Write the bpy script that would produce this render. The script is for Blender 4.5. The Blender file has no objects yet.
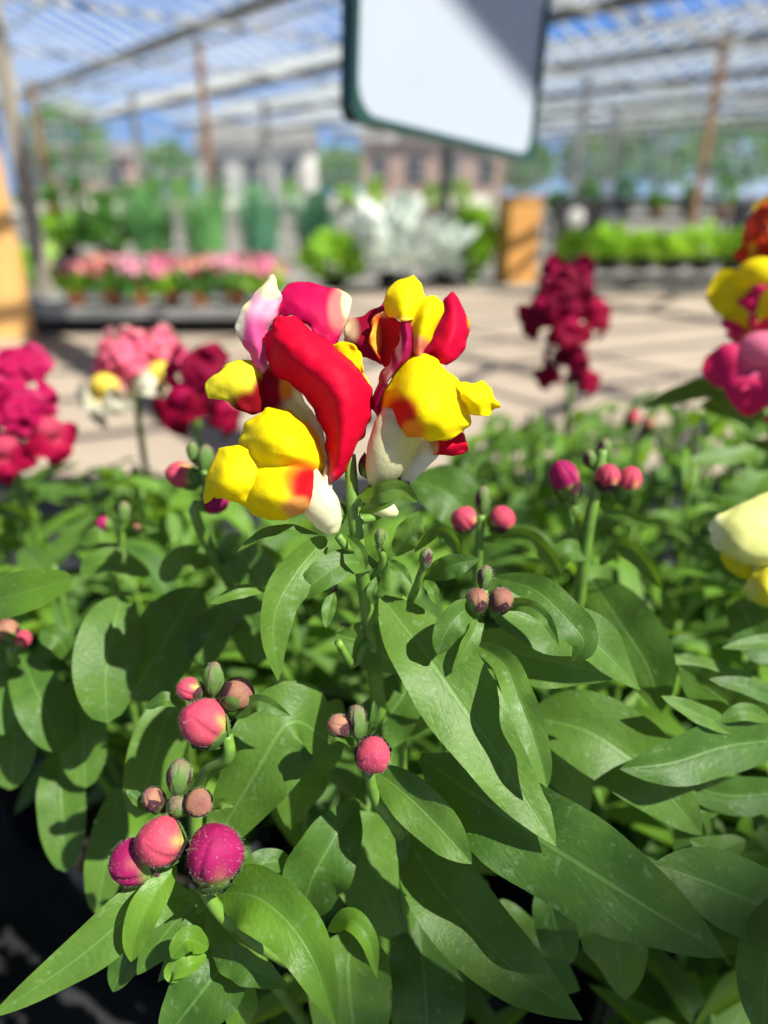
import bpy, bmesh, math, random
from mathutils import Vector, Matrix, noise

C = bpy.context.scene.collection
S = bpy.context.scene
V = Vector

# ------------------------------------------------------------------ camera
CAM = V((0.0, 0.0, 0.70))
PITCH = math.radians(24.4)
FPX = 710.0
FWD = V((0, math.cos(PITCH), -math.sin(PITCH)))
UPV = V((0, math.sin(PITCH), math.cos(PITCH)))
RGT = V((1, 0, 0))
cd = bpy.data.cameras.new('camera')
cd.sensor_fit = 'VERTICAL'
cd.sensor_height = 36.0
cd.lens = FPX / 1024 * 36.0
cd.clip_start = 0.01
cd.clip_end = 300
cd.dof.use_dof = True
cd.dof.focus_distance = 0.149
cd.dof.aperture_fstop = (cd.lens / 1000) / 0.0034
cam = bpy.data.objects.new('camera', cd)
C.objects.link(cam)
cam.location = CAM
cam.rotation_euler = (math.pi / 2 - PITCH, 0, 0)
S.camera = cam

# ------------------------------------------------------------------ sky, sun, exposure
SUN_DIR = V((0.60, -0.32, 0.87)).normalized()      # towards the sun
sl = bpy.data.lights.new('sun', 'SUN')
sl.energy = 9.3
sl.angle = math.radians(0.53)
sl.color = (1.0, 0.95, 0.86)
so = bpy.data.objects.new('sun', sl)
C.objects.link(so)
so.location = (4, -2, 8)
so.rotation_euler = SUN_DIR.to_track_quat('Z', 'Y').to_euler()

S.view_settings.view_transform = 'Standard'
S.view_settings.look = 'None'
S.view_settings.gamma = 1.0
S.view_settings.use_curve_mapping = False
S.view_settings.exposure = 0.28
S.cycles.transparent_max_bounces = 24
S.cycles.max_bounces = 10

w = bpy.data.worlds.new('sky')
S.world = w
w.use_nodes = True
nt = w.node_tree
nt.nodes.clear()
def wn(t, **k):
    n = nt.nodes.new(t)
    for a, b in k.items():
        setattr(n, a, b)
    return n
wo = wn('ShaderNodeOutputWorld')
bg = wn('ShaderNodeBackground')
tc = wn('ShaderNodeTexCoord')
sep = wn('ShaderNodeSeparateXYZ')
ramp = wn('ShaderNodeValToRGB')
e = ramp.color_ramp.elements
e[0].position = 0.0
e[0].color = (0.34, 0.54, 0.88, 1)
e[1].position = 0.9
e[1].color = (0.022, 0.065, 0.18, 1)
q = e.new(0.10)
q.color = (0.13, 0.38, 0.92, 1)
q = e.new(0.22)
q.color = (0.09, 0.27, 0.76, 1)
q = e.new(0.42)
q.color = (0.030, 0.09, 0.25, 1)
mp = wn('ShaderNodeMapping')
mp.inputs['Scale'].default_value = (1.6, 1.6, 7.0)
nz = wn('ShaderNodeTexNoise')
nz.inputs['Scale'].default_value = 2.1
nz.inputs['Detail'].default_value = 6
cr = wn('ShaderNodeValToRGB')
cr.color_ramp.elements[0].position = 0.56
cr.color_ramp.elements[1].position = 0.80
mx = wn('ShaderNodeMix', data_type='RGBA')
mx.inputs[7].default_value = (0.95, 0.96, 1.0, 1)
nt.links.new(tc.outputs['Generated'], sep.inputs[0])
nt.links.new(sep.outputs['Z'], ramp.inputs[0])
nt.links.new(tc.outputs['Generated'], mp.inputs[0])
nt.links.new(mp.outputs[0], nz.inputs[0])
nt.links.new(nz.outputs[0], cr.inputs[0])
nt.links.new(cr.outputs[0], mx.inputs[0])
nt.links.new(ramp.outputs[0], mx.inputs[6])
nt.links.new(mx.outputs[2], bg.inputs[0])
bg.inputs[1].default_value = 0.88
nt.links.new(bg.outputs[0], wo.inputs[0])

# ------------------------------------------------------------------ helpers
def P(px, py, d):
    """the point that lies d metres out along the viewing axis behind pixel (px, py)"""
    return CAM + d * (FWD + (px - 384) / FPX * RGT + (512 - py) / FPX * UPV)
def proj(p):
    r = p - CAM
    d = r.dot(FWD)
    if d < 1e-4:
        return (0, 0, d)
    return (384 + FPX * r.dot(RGT) / d, 512 - FPX * r.dot(UPV) / d, d)
def G(px, py, z=0.0):
    """where the ray of a pixel meets the level plane z"""
    r = FWD + (px - 384) / FPX * RGT + (512 - py) / FPX * UPV
    return CAM + r * ((z - CAM.z) / r.z)
def lerp(a, b, t):
    return a + (b - a) * t
def mixc(a, b, t):
    return tuple(a[i] + (b[i] - a[i]) * t for i in range(3))
def sstep(a, b, x):
    t = min(1, max(0, (x - a) / (b - a)))
    return t * t * (3 - 2 * t)
def interp(tab, x):
    if x <= tab[0][0]:
        return tab[0][1]
    for (a, b), (c, d) in zip(tab, tab[1:]):
        if x <= c:
            return b + (d - b) * (x - a) / (c - a)
    return tab[-1][1]
def cr_pt(ps, t):
    """Catmull-Rom through ps, t in 0..1"""
    n = len(ps) - 1
    s = min(max(t, 0), 1) * n
    i = min(int(s), n - 1)
    f = s - i
    p1, p2 = ps[i], ps[i + 1]
    p0 = ps[i - 1] if i > 0 else p1 * 2 - p2
    p3 = ps[i + 2] if i + 2 <= n else p2 * 2 - p1
    return 0.5 * ((2 * p1) + (p2 - p0) * f + (2 * p0 - 5 * p1 + 4 * p2 - p3) * f * f + (3 * p1 - p0 - 3 * p2 + p3) * f ** 3)

class MB:
    """collects vertices, faces, uvs and colours; link() makes ONE mesh object"""
    def __init__(self):
        self.v, self.f, self.uv, self.col = [], [], [], []
    def add(self, v, f, uv=None, col=None):
        b = len(self.v)
        self.v += [tuple(x) for x in v]
        self.uv += list(uv) if uv else [(0, 0)] * len(v)
        self.col += list(col) if col else [(1, 1, 1)] * len(v)
        self.f += [tuple(b + i for i in q) for q in f]
    def grid(self, pts, uv=None, col=None, wrap=False):
        nr, nc = len(pts), len(pts[0])
        f = []
        for i in range(nr - 1):
            for j in range(nc if wrap else nc - 1):
                k = (j + 1) % nc
                f.append((i * nc + j, i * nc + k, (i + 1) * nc + k, (i + 1) * nc + j))
        fl = lambda a: [x for r in a for x in r] if a else None
        self.add(fl(pts), f, fl(uv), fl(col))
    def box(self, c, s, rz=0.0):
        c = V(c)
        R = Matrix.Rotation(rz, 3, 'Z')
        vs = [c + R @ V((x * s[0] / 2, y * s[1] / 2, z * s[2] / 2)) for x in (-1, 1) for y in (-1, 1) for z in (-1, 1)]
        self.add(vs, [(0, 1, 3, 2), (4, 6, 7, 5), (0, 4, 5, 1), (2, 3, 7, 6), (0, 2, 6, 4), (1, 5, 7, 3)])
    def bar(self, a, b, w, h):
        """a straight bar of section w x h from a to b"""
        a, b = V(a), V(b)
        t = (b - a).normalized()
        s = t.cross(V((0, 0, 1)))
        if s.length < 1e-3:
            s = V((1, 0, 0))
        s.normalize()
        u = s.cross(t)
        vs = [p + s * x * w / 2 + u * y * h / 2 for p in (a, b) for x, y in ((-1, -1), (1, -1), (1, 1), (-1, 1))]
        self.add(vs, [(0, 1, 2, 3), (7, 6, 5, 4), (0, 4, 5, 1), (1, 5, 6, 2), (2, 6, 7, 3), (3, 7, 4, 0)])
    def tube(self, pts, rad, n=10, steps=None, col=None, caps=True):
        """a tube through control points; rad is a number or one per point"""
        pts = [V(p) for p in pts]
        if not isinstance(rad, (list, tuple)):
            rad = [rad] * len(pts)
        m = steps or (len(pts) - 1) * 6 + 1
        cs = [cr_pt(pts, i / (m - 1)) for i in range(m)] if m > 2 else pts
        tab = [(i / (len(rad) - 1), r) for i, r in enumerate(rad)]
        rings, uvs = [], []
        ref = None
        for i, c in enumerate(cs):
            t = (cs[min(i + 1, m - 1)] - cs[max(i - 1, 0)]).normalized()
            if ref is None:
                ref = t.orthogonal().normalized()
            ref = (ref - t * ref.dot(t)).normalized()
            bi = t.cross(ref)
            r = interp(tab, i / (m - 1))
            rings.append([c + (ref * math.cos(k * 2 * math.pi / n) + bi * math.sin(k * 2 * math.pi / n)) * r for k in range(n)])
            uvs.append([(k / n, i / (m - 1)) for k in range(n)])
        self.grid(rings, uvs, [[col] * n for _ in rings] if col else None, wrap=True)
        if caps:
            b = len(self.v) - n * m
            self.f.append(tuple(b + k for k in range(n))[::-1])
            self.f.append(tuple(b + (m - 1) * n + k for k in range(n)))
    def lathe(self, prof, c=(0, 0, 0), n=24):
        """prof: (radius, z) pairs about the z axis through c"""
        c = V(c)
        self.grid([[c + V((r * math.cos(k * 2 * math.pi / n), r * math.sin(k * 2 * math.pi / n), z)) for k in range(n)] for r, z in prof], wrap=True)
    def link(self, name, mat, parent=None, smooth=True, solid=0, mesh_only=False):
        me = bpy.data.meshes.new(name)
        me.from_pydata(self.v, [], self.f)
        ul = me.uv_layers.new(name='UVMap')
        li = [0] * len(me.loops)
        me.loops.foreach_get('vertex_index', li)
        ul.data.foreach_set('uv', [x for i in li for x in self.uv[i]])
        ca = me.color_attributes.new('Col', 'FLOAT_COLOR', 'POINT')
        ca.data.foreach_set('color', [x for c in self.col for x in (c[0], c[1], c[2], 1.0)])
        if smooth:
            me.polygons.foreach_set('use_smooth', [True] * len(me.polygons))
        me.materials.append(mat)
        me.update()
        if mesh_only:
            return me
        return put(name, me, parent, solid)
def put(name, me, parent=None, solid=0):
    o = bpy.data.objects.new(name, me)
    C.objects.link(o)
    if parent:
        o.parent = parent
        if parent.parent:
            o.matrix_parent_inverse = Matrix.Identity(4)
    if solid:
        m = o.modifiers.new('thickness', 'SOLIDIFY')
        m.thickness = solid
        m.offset = 0
    return o
def empty(name, loc, label, cat, group=None, kind=None, rz=0):
    o = bpy.data.objects.new(name, None)
    C.objects.link(o)
    o.location = loc
    o.rotation_euler = (0, 0, rz)
    o.empty_display_size = 0.02
    tag(o, label, cat, group, kind)
    return o
def tag(o, label, cat, group=None, kind=None):
    if label:
        o['label'] = label
    if cat:
        o['category'] = cat
    if group:
        o['group'] = group
    if kind:
        o['kind'] = kind
    return o
def loc_of(o):
    p = V((0, 0, 0))
    while o:
        p += o.location
        o = o.parent
    return p
def shift(mb, o):
    """move collected world-space points into the frame of a thing's Empty"""
    d = loc_of(o)
    mb.v = [(x - d.x, y - d.y, z - d.z) for x, y, z in mb.v]
    return mb

# ------------------------------------------------------------------ materials
def mat(name):
    m = bpy.data.materials.new(name)
    m.use_nodes = True
    m.node_tree.nodes.clear()
    t = m.node_tree
    def N(ty, ins=None, **k):
        n = t.nodes.new(ty)
        for a, b in k.items():
            setattr(n, a, b)
        for a, b in (ins or {}).items():
            if isinstance(b, bpy.types.NodeSocket):
                t.links.new(b, n.inputs[a])
            else:
                n.inputs[a].default_value = b
        return n
    return m, N
def rgb(c):
    return (c[0], c[1], c[2], 1)
def plain(name, c, rough=0.6, c2=None, scale=20.0, metal=0.0, bump=0.0, coord='Object', stretch=(1, 1, 1), det=4):
    """principled material whose colour wanders between c and c2"""
    m, N = mat(name)
    out = N('ShaderNodeOutputMaterial')
    tcn = N('ShaderNodeTexCoord')
    mpn = N('ShaderNodeMapping', {0: tcn.outputs[coord], 'Scale': stretch})
    no = N('ShaderNodeTexNoise', {0: mpn.outputs[0], 'Scale': scale, 'Detail': det})
    rp = N('ShaderNodeMapRange', {0: no.outputs[0], 1: 0.35, 2: 0.65})
    mi = N('ShaderNodeMix', {0: rp.outputs[0], 6: rgb(c), 7: rgb(c2 or c)}, data_type='RGBA')
    b = N('ShaderNodeBsdfPrincipled', {'Base Color': mi.outputs[2], 'Roughness': rough, 'Metallic': metal})
    if bump:
        bn = N('ShaderNodeBump', {'Height': no.outputs[0], 'Strength': bump, 'Distance': 0.01})
        m.node_tree.links.new(bn.outputs[0], b.inputs['Normal'])
    m.node_tree.links.new(b.outputs[0], out.inputs[0])
    return m
def leaf_mat(name, dark, light, trans, tw=0.3, rough=0.42, vein=(0.20, 0.36, 0.10), veins=9, bump=0.25, use_col=False):
    m, N = mat(name)
    L = m.node_tree.links
    out = N('ShaderNodeOutputMaterial')
    uv = N('ShaderNodeTexCoord')
    sp = N('ShaderNodeSeparateXYZ', {0: uv.outputs['UV']})
    oi = N('ShaderNodeObjectInfo')
    a = N('ShaderNodeMath', {0: sp.outputs['X'], 1: 0.5}, operation='SUBTRACT')
    a = N('ShaderNodeMath', {0: a.outputs[0]}, operation='ABSOLUTE')
    # slow blotches over the blade
    no = N('ShaderNodeTexNoise', {0: uv.outputs['Object'], 'Scale': 160.0, 'Detail': 5})
    no2 = N('ShaderNodeTexNoise', {0: uv.outputs['Object'], 'Scale': 900.0, 'Detail': 3})
    f = N('ShaderNodeMath', {0: oi.outputs['Random'], 1: 0.55}, operation='MULTIPLY')
    f = N('ShaderNodeMath', {0: no.outputs[0], 1: 0.9, 2: f.outputs[0]}, operation='MULTIPLY_ADD')
    f = N('ShaderNodeMapRange', {0: f.outputs[0], 1: 0.3, 2: 1.15})
    base = N('ShaderNodeMix', {0: f.outputs[0], 6: rgb(dark), 7: rgb(light)}, data_type='RGBA')
    # midrib and pinnate veins
    mr = N('ShaderNodeMapRange', {0: a.outputs[0], 1: 0.010, 2: 0.035, 3: 1.0, 4: 0.0})
    vv = N('ShaderNodeMath', {0: a.outputs[0], 1: -0.75, 2: sp.outputs['Y']}, operation='MULTIPLY_ADD')
    vv = N('ShaderNodeMath', {0: vv.outputs[0], 1: float(veins)}, operation='MULTIPLY')
    vv = N('ShaderNodeMath', {0: vv.outputs[0]}, operation='FRACT')
    vv = N('ShaderNodeMath', {0: vv.outputs[0], 1: 0.5}, operation='SUBTRACT')
    vv = N('ShaderNodeMath', {0: vv.outputs[0]}, operation='ABSOLUTE')
    vm = N('ShaderNodeMapRange', {0: vv.outputs[0], 1: 0.0, 2: 0.09, 3: 1.0, 4: 0.0})
    vs = N('ShaderNodeMath', {0: vm.outputs[0], 1: 0.16}, operation='MULTIPLY')
    vt = N('ShaderNodeMath', {0: vs.outputs[0], 1: mr.outputs[0]}, operation='MAXIMUM')
    vt2 = N('ShaderNodeMath', {0: vt.outputs[0], 1: 0.30}, operation='MULTIPLY')
    c1 = N('ShaderNodeMix', {0: vt2.outputs[0], 6: base.outputs[2], 7: rgb(vein)}, data_type='RGBA')
    # pale dusty specks
    sk = N('ShaderNodeTexNoise', {0: uv.outputs['Object'], 'Scale': 420.0, 'Detail': 6})
    sk = N('ShaderNodeMapRange', {0: sk.outputs[0], 1: 0.60, 2: 0.80, 3: 0.0, 4: 0.40})
    c2 = N('ShaderNodeMix', {0: sk.outputs[0], 6: c1.outputs[2], 7: (0.30, 0.42, 0.24, 1)}, data_type='RGBA')
    h = N('ShaderNodeMath', {0: vt.outputs[0], 1: -0.9, 2: no2.outputs[0]}, operation='MULTIPLY_ADD')
    bn = N('ShaderNodeBump', {'Height': h.outputs[0], 'Strength': bump, 'Distance': 0.0007})
    p = N('ShaderNodeBsdfPrincipled', {'Base Color': c2.outputs[2], 'Roughness': rough, 'Normal': bn.outputs[0]})
    p.inputs['Specular IOR Level'].default_value = 0.34
    tr = N('ShaderNodeBsdfTranslucent', {0: rgb(trans)})
    ms = N('ShaderNodeMixShader', {0: tw, 1: p.outputs[0], 2: tr.outputs[0]})
    L.new(ms.outputs[0], out.inputs[0])
    return m
def petal_mat(name, tw=0.32, rough=0.6):
    """pigment comes from the petal's own colour attribute"""
    m, N = mat(name)
    out = N('ShaderNodeOutputMaterial')
    at = N('ShaderNodeAttribute', attribute_name='Col')
    tcn = N('ShaderNodeTexCoord')
    no = N('ShaderNodeTexNoise', {0: tcn.outputs['Object'], 'Scale': 1500.0, 'Detail': 4})
    n2 = N('ShaderNodeTexNoise', {0: tcn.outputs['Object'], 'Scale': 260.0, 'Detail': 4})
    hs = N('ShaderNodeMapRange', {0: n2.outputs[0], 1: 0.2, 2: 0.8, 3: 0.86, 4: 1.1})
    hv = N('ShaderNodeHueSaturation', {'Color': at.outputs['Color'], 'Value': hs.outputs[0]})
    bn = N('ShaderNodeBump', {'Height': no.outputs[0], 'Strength': 0.25, 'Distance': 0.0004})
    p = N('ShaderNodeBsdfPrincipled', {'Base Color': hv.outputs[0], 'Roughness': rough, 'Normal': bn.outputs[0]})
    p.inputs['Specular IOR Level'].default_value = 0.10
    tr = N('ShaderNodeBsdfTranslucent', {0: hv.outputs[0]})
    ms = N('ShaderNodeMixShader', {0: tw, 1: p.outputs[0], 2: tr.outputs[0]})
    m.node_tree.links.new(ms.outputs[0], out.inputs[0])
    return m
def glass_mat(name, dirt=0.25, tint=(0.92, 0.96, 0.97), scale=1.2):
    m, N = mat(name)
    out = N('ShaderNodeOutputMaterial')
    tcn = N('ShaderNodeTexCoord')
    no = N('ShaderNodeTexNoise', {0: tcn.outputs['Object'], 'Scale': scale, 'Detail': 7})
    dr = N('ShaderNodeMapRange', {0: no.outputs[0], 1: 0.45, 2: 0.75, 3: dirt * 0.15, 4: dirt})
    t = N('ShaderNodeBsdfTransparent', {0: rgb(tint)})
    g = N('ShaderNodeBsdfGlossy', {0: (1, 1, 1, 1), 'Roughness': 0.08})
    d = N('ShaderNodeBsdfDiffuse', {0: (0.75, 0.77, 0.74, 1)})
    tl = N('ShaderNodeBsdfTranslucent', {0: (0.75, 0.77, 0.74, 1)})
    dd = N('ShaderNodeMixShader', {0: 0.5, 1: d.outputs[0], 2: tl.outputs[0]})
    a = N('ShaderNodeMixShader', {0: 0.06, 1: t.outputs[0], 2: g.outputs[0]})
    b = N('ShaderNodeMixShader', {0: dr.outputs[0], 1: a.outputs[0], 2: dd.outputs[0]})
    m.node_tree.links.new(b.outputs[0], out.inputs[0])
    return m

M = {}
M['leaf'] = leaf_mat('snapdragon leaf', (0.032, 0.088, 0.010), (0.102, 0.194, 0.024), (0.25, 0.44, 0.02), 0.24, 0.5)
M['young'] = leaf_mat('young leaf', (0.085, 0.185, 0.016), (0.15, 0.29, 0.026), (0.34, 0.56, 0.02), 0.34)
M['stem'] = plain('green stem', (0.15, 0.27, 0.030), 0.5, (0.09, 0.19, 0.025), 300)
M['petal'] = petal_mat('petal')
M['budskin'] = petal_mat('bud skin', 0.12, 0.55)
M['hair'] = plain('pale hair', (0.60, 0.60, 0.46), 0.5)
M['blackplastic'] = plain('black plastic', (0.006, 0.007, 0.008), 0.42, (0.012, 0.012, 0.014), 60)
M['cloth'] = plain('black ground cloth', (0.008, 0.008, 0.010), 0.7, (0.016, 0.016, 0.018), 30, bump=0.2)
M['soil'] = plain('potting soil', (0.010, 0.007, 0.005), 0.95, (0.030, 0.020, 0.013), 120, bump=0.8)
M['concrete'] = plain('concrete path', (0.30, 0.235, 0.175), 0.85, (0.38, 0.30, 0.23), 2.2, bump=0.1, det=8)
M['gravel'] = plain('gravel floor', (0.16, 0.15, 0.13), 0.95, (0.30, 0.28, 0.24), 14, bump=0.6)
M['oldmetal'] = plain('weathered grey metal', (0.22, 0.22, 0.21), 0.55, (0.38, 0.37, 0.35), 4, metal=0.3)
M['palebar'] = plain('pale aluminium bar', (0.50, 0.51, 0.51), 0.45, (0.66, 0.67, 0.66), 3, metal=0.3)
M['darkbar'] = plain('dark purlin', (0.10, 0.095, 0.085), 0.7, (0.20, 0.18, 0.15), 3)
M['rust'] = plain('rusted post', (0.24, 0.10, 0.045), 0.8, (0.34, 0.22, 0.14), 5)
M['wood'] = plain('orange varnished wood', (0.52, 0.22, 0.05), 0.55, (0.66, 0.33, 0.09), 5, stretch=(8, 8, 0.8))
M['oldtimber'] = plain('weathered timber', (0.26, 0.22, 0.17), 0.8, (0.40, 0.35, 0.28), 4)
M['paleply'] = plain('pale orange ply', (0.70, 0.36, 0.10), 0.6, (0.80, 0.46, 0.16), 4, stretch=(8, 8, 0.8))
M['crate'] = plain('dark crate', (0.035, 0.033, 0.032), 0.6, (0.06, 0.055, 0.05), 8)
M['terracotta'] = plain('terracotta', (0.56, 0.17, 0.07), 0.8, (0.62, 0.24, 0.11), 20)
M['white'] = plain('white board', (0.40, 0.43, 0.49), 0.2, (0.43, 0.46, 0.52), 5)
M['signframe'] = plain('dark green frame', (0.012, 0.05, 0.04), 0.4, (0.016, 0.06, 0.045), 8)
M['steel'] = plain('steel chain', (0.4, 0.4, 0.4), 0.35, metal=0.9)
M['wallpale'] = plain('pale render', (0.55, 0.52, 0.47), 0.85, (0.66, 0.62, 0.56), 1.5)
M['brick'] = plain('pink brick', (0.36, 0.20, 0.15), 0.9, (0.48, 0.32, 0.25), 3)
M['darkwin'] = plain('dark glazing', (0.03, 0.035, 0.04), 0.15)
M['rooftile'] = plain('grey slate', (0.14, 0.13, 0.13), 0.8, (0.2, 0.19, 0.18), 4)
M['grass'] = leaf_mat('reed blade', (0.12, 0.36, 0.11), (0.24, 0.52, 0.18), (0.2, 0.45, 0.08), 0.25)
M['teal'] = leaf_mat('blue green blade', (0.10, 0.32, 0.18), (0.20, 0.46, 0.28), (0.15, 0.4, 0.15), 0.2)
M['lime'] = leaf_mat('lime leaf', (0.22, 0.46, 0.03), (0.38, 0.62, 0.05), (0.5, 0.75, 0.05), 0.35)
M['bush'] = leaf_mat('bush leaf', (0.05, 0.17, 0.03), (0.12, 0.30, 0.05), (0.25, 0.5, 0.05), 0.3)
M['silver'] = leaf_mat('silver leaf', (0.66, 0.74, 0.64), (0.84, 0.88, 0.82), (0.8, 0.86, 0.74), 0.25)
M['bark'] = plain('bark', (0.10, 0.07, 0.05), 0.9, (0.16, 0.12, 0.09), 10)
M['roofglass'] = glass_mat('roof glass', 0.10)
M['wallglass'] = glass_mat('wall glass', 0.30)

# ------------------------------------------------------------------ the greenhouse
AV = V((-0.613, 0.790, 0))     # along the gutters
BV = V((0.790, 0.613, 0))      # across the bays
def AB(a, b, z):
    return AV * a + BV * b + V((0, 0, z))
A0, A1, B0, NB, BAY = -7.0, 26.0, 8.10 - 3.2 * 4, 10, 3.2
B1 = B0 + NB * BAY
ZG, ZR = 2.70, 3.35

mb = MB()
mb.add([AB(-14, -14, 0), AB(60, -14, 0), AB(60, 60, 0), AB(-14, 60, 0)], [(0, 1, 2, 3)])
floor = tag(mb.link('floor', M['gravel'], smooth=False), 'grey gravel floor of the greenhouse under the displays', 'floor', kind='structure')
mb = MB()
mb.box((0.9, 3.05, 0.004), (9.5, 5.1, 0.03))
tag(mb.link('path', M['concrete'], smooth=False), 'tan concrete walkway behind the snapdragon bench', 'path', kind='structure')

ceil = empty('ceiling', (0, 0, 0), 'low glass roof of parallel bays on grey gutters and purlins', 'roof', kind='structure')
def part(mb, name, m, parent, smooth=False, **k):
    return shift(mb, parent).link(name, M[m], parent, smooth, **k)
for k in range(NB):
    b = B0 + k * BAY
    g = MB()
    for x, y, z0, z1 in ((b, b + BAY / 2, ZG, ZR), (b + BAY / 2, b + BAY, ZR, ZG)):
        g.add([AB(A0, x, z0), AB(A1, x, z0), AB(A1, y, z1), AB(A0, y, z1)], [(0, 1, 2, 3)])
    part(g, 'glass_pane', 'roofglass', ceil)
    g = MB()
    n = int((A1 - A0) / 0.48) - 1
    for i in range(n + 1):
        a = A0 + 0.467 + i * 0.48
        for x, y, z0, z1 in ((b, b + BAY / 2, ZG, ZR), (b + BAY / 2, b + BAY, ZR, ZG)):
            g.bar(AB(a, x, z0), AB(a, y, z1), 0.035, 0.035)
    part(g, 'glazing_bars', 'palebar', ceil)
    g = MB()
    g.bar(AB(A0, b + BAY / 2, ZR), AB(A1, b + BAY / 2, ZR), 0.06, 0.09)
    part(g, 'ridge', 'palebar', ceil)
    for fr in (0.75,):
        g = MB()
        for s in (0, 1):
            y = b + BAY / 2 * (fr if s == 0 else 2 - fr)
            g.bar(AB(A0, y, lerp(ZG, ZR, fr) - 0.04), AB(A1, y, lerp(ZG, ZR, fr) - 0.04), 0.03, 0.05)
        part(g, 'purlin', 'oldmetal' if k % 2 else 'palebar', ceil)
for k in range(NB + 1):
    b = B0 + k * BAY
    g = MB()
    g.bar(AB(A0, b, ZG - 0.06), AB(A1, b, ZG - 0.06), 0.15, 0.12)
    part(g, 'gutter', 'darkbar' if k in (4, 6, 7, 9) else 'oldmetal', ceil)
g = MB()
for i in range(0, 11):
    a = A0 + i * 3.2
    g.bar(AB(a, B0, ZG - 0.25), AB(a, B1, ZG - 0.25), 0.03, 0.05)
part(g, 'tie_rods', 'oldmetal', ceil)
g = MB()
for k in range(3, NB):
    for i in (4, 6, 8):
        a = A0 + i * 3.2
        g.bar(AB(a, B0 + k * BAY, ZG - 0.25), AB(a + 1.2, B0 + k * BAY + 1.6, ZR - 0.05), 0.02, 0.02)
part(g, 'brace_rods', 'oldmetal', ceil)

def glass_wall(name, label, fn, L):
    r = empty(name, fn(0, 0), label, 'wall', kind='structure')
    g = MB()
    g.add([fn(0, 0.5), fn(L, 0.5), fn(L, ZG), fn(0, ZG)], [(0, 1, 2, 3)])
    part(g, 'glass_pane', 'wallglass', r)
    g = MB()
    n = int(L / 0.8)
    for i in range(n + 1):
        g.bar(fn(L * i / n, 0.5), fn(L * i / n, ZG), 0.045, 0.045)
    for z in (1.2, 1.95):
        g.bar(fn(0, z), fn(L, z), 0.05, 0.05)
    part(g, 'frame', 'oldmetal', r)
    g = MB()
    g.bar(fn(0, 0.25), fn(L, 0.25), 0.12, 0.5)
    part(g, 'dwarf_wall', 'wallpale', r)
glass_wall('wall_left', 'glazed end wall of the greenhouse beyond the reeds', lambda s, z: AB(A1, B0 + s, z), B1 - B0)
glass_wall('wall_right', 'glazed side wall of the greenhouse behind the lime green row', lambda s, z: AB(A0 + s, B1, z), A1 - A0)

def post(px, py, dist, wd, m, label, tilt=0.0):
    c = P(px, py, dist)
    r = empty('pillar', (c.x, c.y, 0), label, 'post', kind='structure')
    g = MB()
    g.bar((c.x + tilt, c.y, 0), (c.x, c.y, ZG - 0.1), wd, wd)
    part(g, 'shaft', m, r)
    g = MB()
    g.box((c.x + tilt, c.y, 0.03), (wd * 2, wd * 2, 0.06))
    part(g, 'foot_plate', 'oldmetal', r)
    g = MB()
    g.box((c.x, c.y, ZG - 0.14), (wd * 1.6, wd * 1.6, 0.05))
    part(g, 'head_plate', 'oldmetal', r)
post(208, 150, 10.5, 0.09, 'rust', 'thin rusty roof post rising out of the reeds')
post(716, 100, 9.5, 0.09, 'rust', 'rusty roof post behind the lime green row', tilt=-0.05)
post(578, 170, 14, 0.11, 'oldmetal', 'grey roof post behind the dark crates')
post(38, 130, 14, 0.10, 'rust', 'brown roof post beyond the wooden board at the edge')
post(140, 160, 16, 0.11, 'oldmetal', 'thin grey roof post standing beyond the pink flowers')
post(268, 160, 17, 0.13, 'oldmetal', 'grey roof post before the pale building')
post(610, 170, 20, 0.12, 'oldmetal', 'distant grey roof post before the trees')
post(445, 190, 7.6, 0.11, 'crate', 'black post behind the silvery plant below the sign')
post(34, 230, 3.95, 0.07, 'oldtimber', 'weathered grey post beside the orange wooden board')

# ------------------------------------------------------------------ outside the glass
def building(px, dist, w_, d_, h, m, label, rows, cols):
    c = P(px, 190, dist)
    r = empty('building', (c.x, c.y, 0), label, 'building')
    g = MB(); g.box((c.x, c.y, h / 2), (w_, d_, h)); part(g, 'wall', m, r)
    g = MB()
    g.add([(c.x - w_ / 2 - .2, c.y - d_ / 2 - .3, h), (c.x + w_ / 2 + .2, c.y - d_ / 2 - .3, h), (c.x + w_ / 2 + .2, c.y + d_ / 2 + .3, h), (c.x - w_ / 2 - .2, c.y + d_ / 2 + .3, h),
           (c.x - w_ / 2 - .2, c.y, h + 1.1), (c.x + w_ / 2 + .2, c.y, h + 1.1)], [(0, 1, 5, 4), (2, 3, 4, 5), (0, 4, 3), (1, 2, 5), (0, 3, 2, 1)])
    part(g, 'roof', 'rooftile', r)
    for i in range(rows):
        for j in range(cols):
            g = MB(); g.box((c.x - w_ / 2 + w_ * (j + .5) / cols, c.y - d_ / 2 - .02, h * (i + .55) / rows), (w_ / cols * .45, .08, h / rows * .45))
            f = part(g, 'window', 'darkwin', r)
building(262, 36, 5.2, 5, 2.6, 'wallpale', 'pale low building beyond the glass end wall, behind the reeds', 1, 3)
building(430, 40, 7.5, 5, 3.0, 'brick', 'pinkish brick building seen below the hanging sign', 1, 4)
building(90, 56, 9, 5, 3.0, 'brick', 'brownish building outside beyond the pink flowers', 1, 3)

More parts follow.
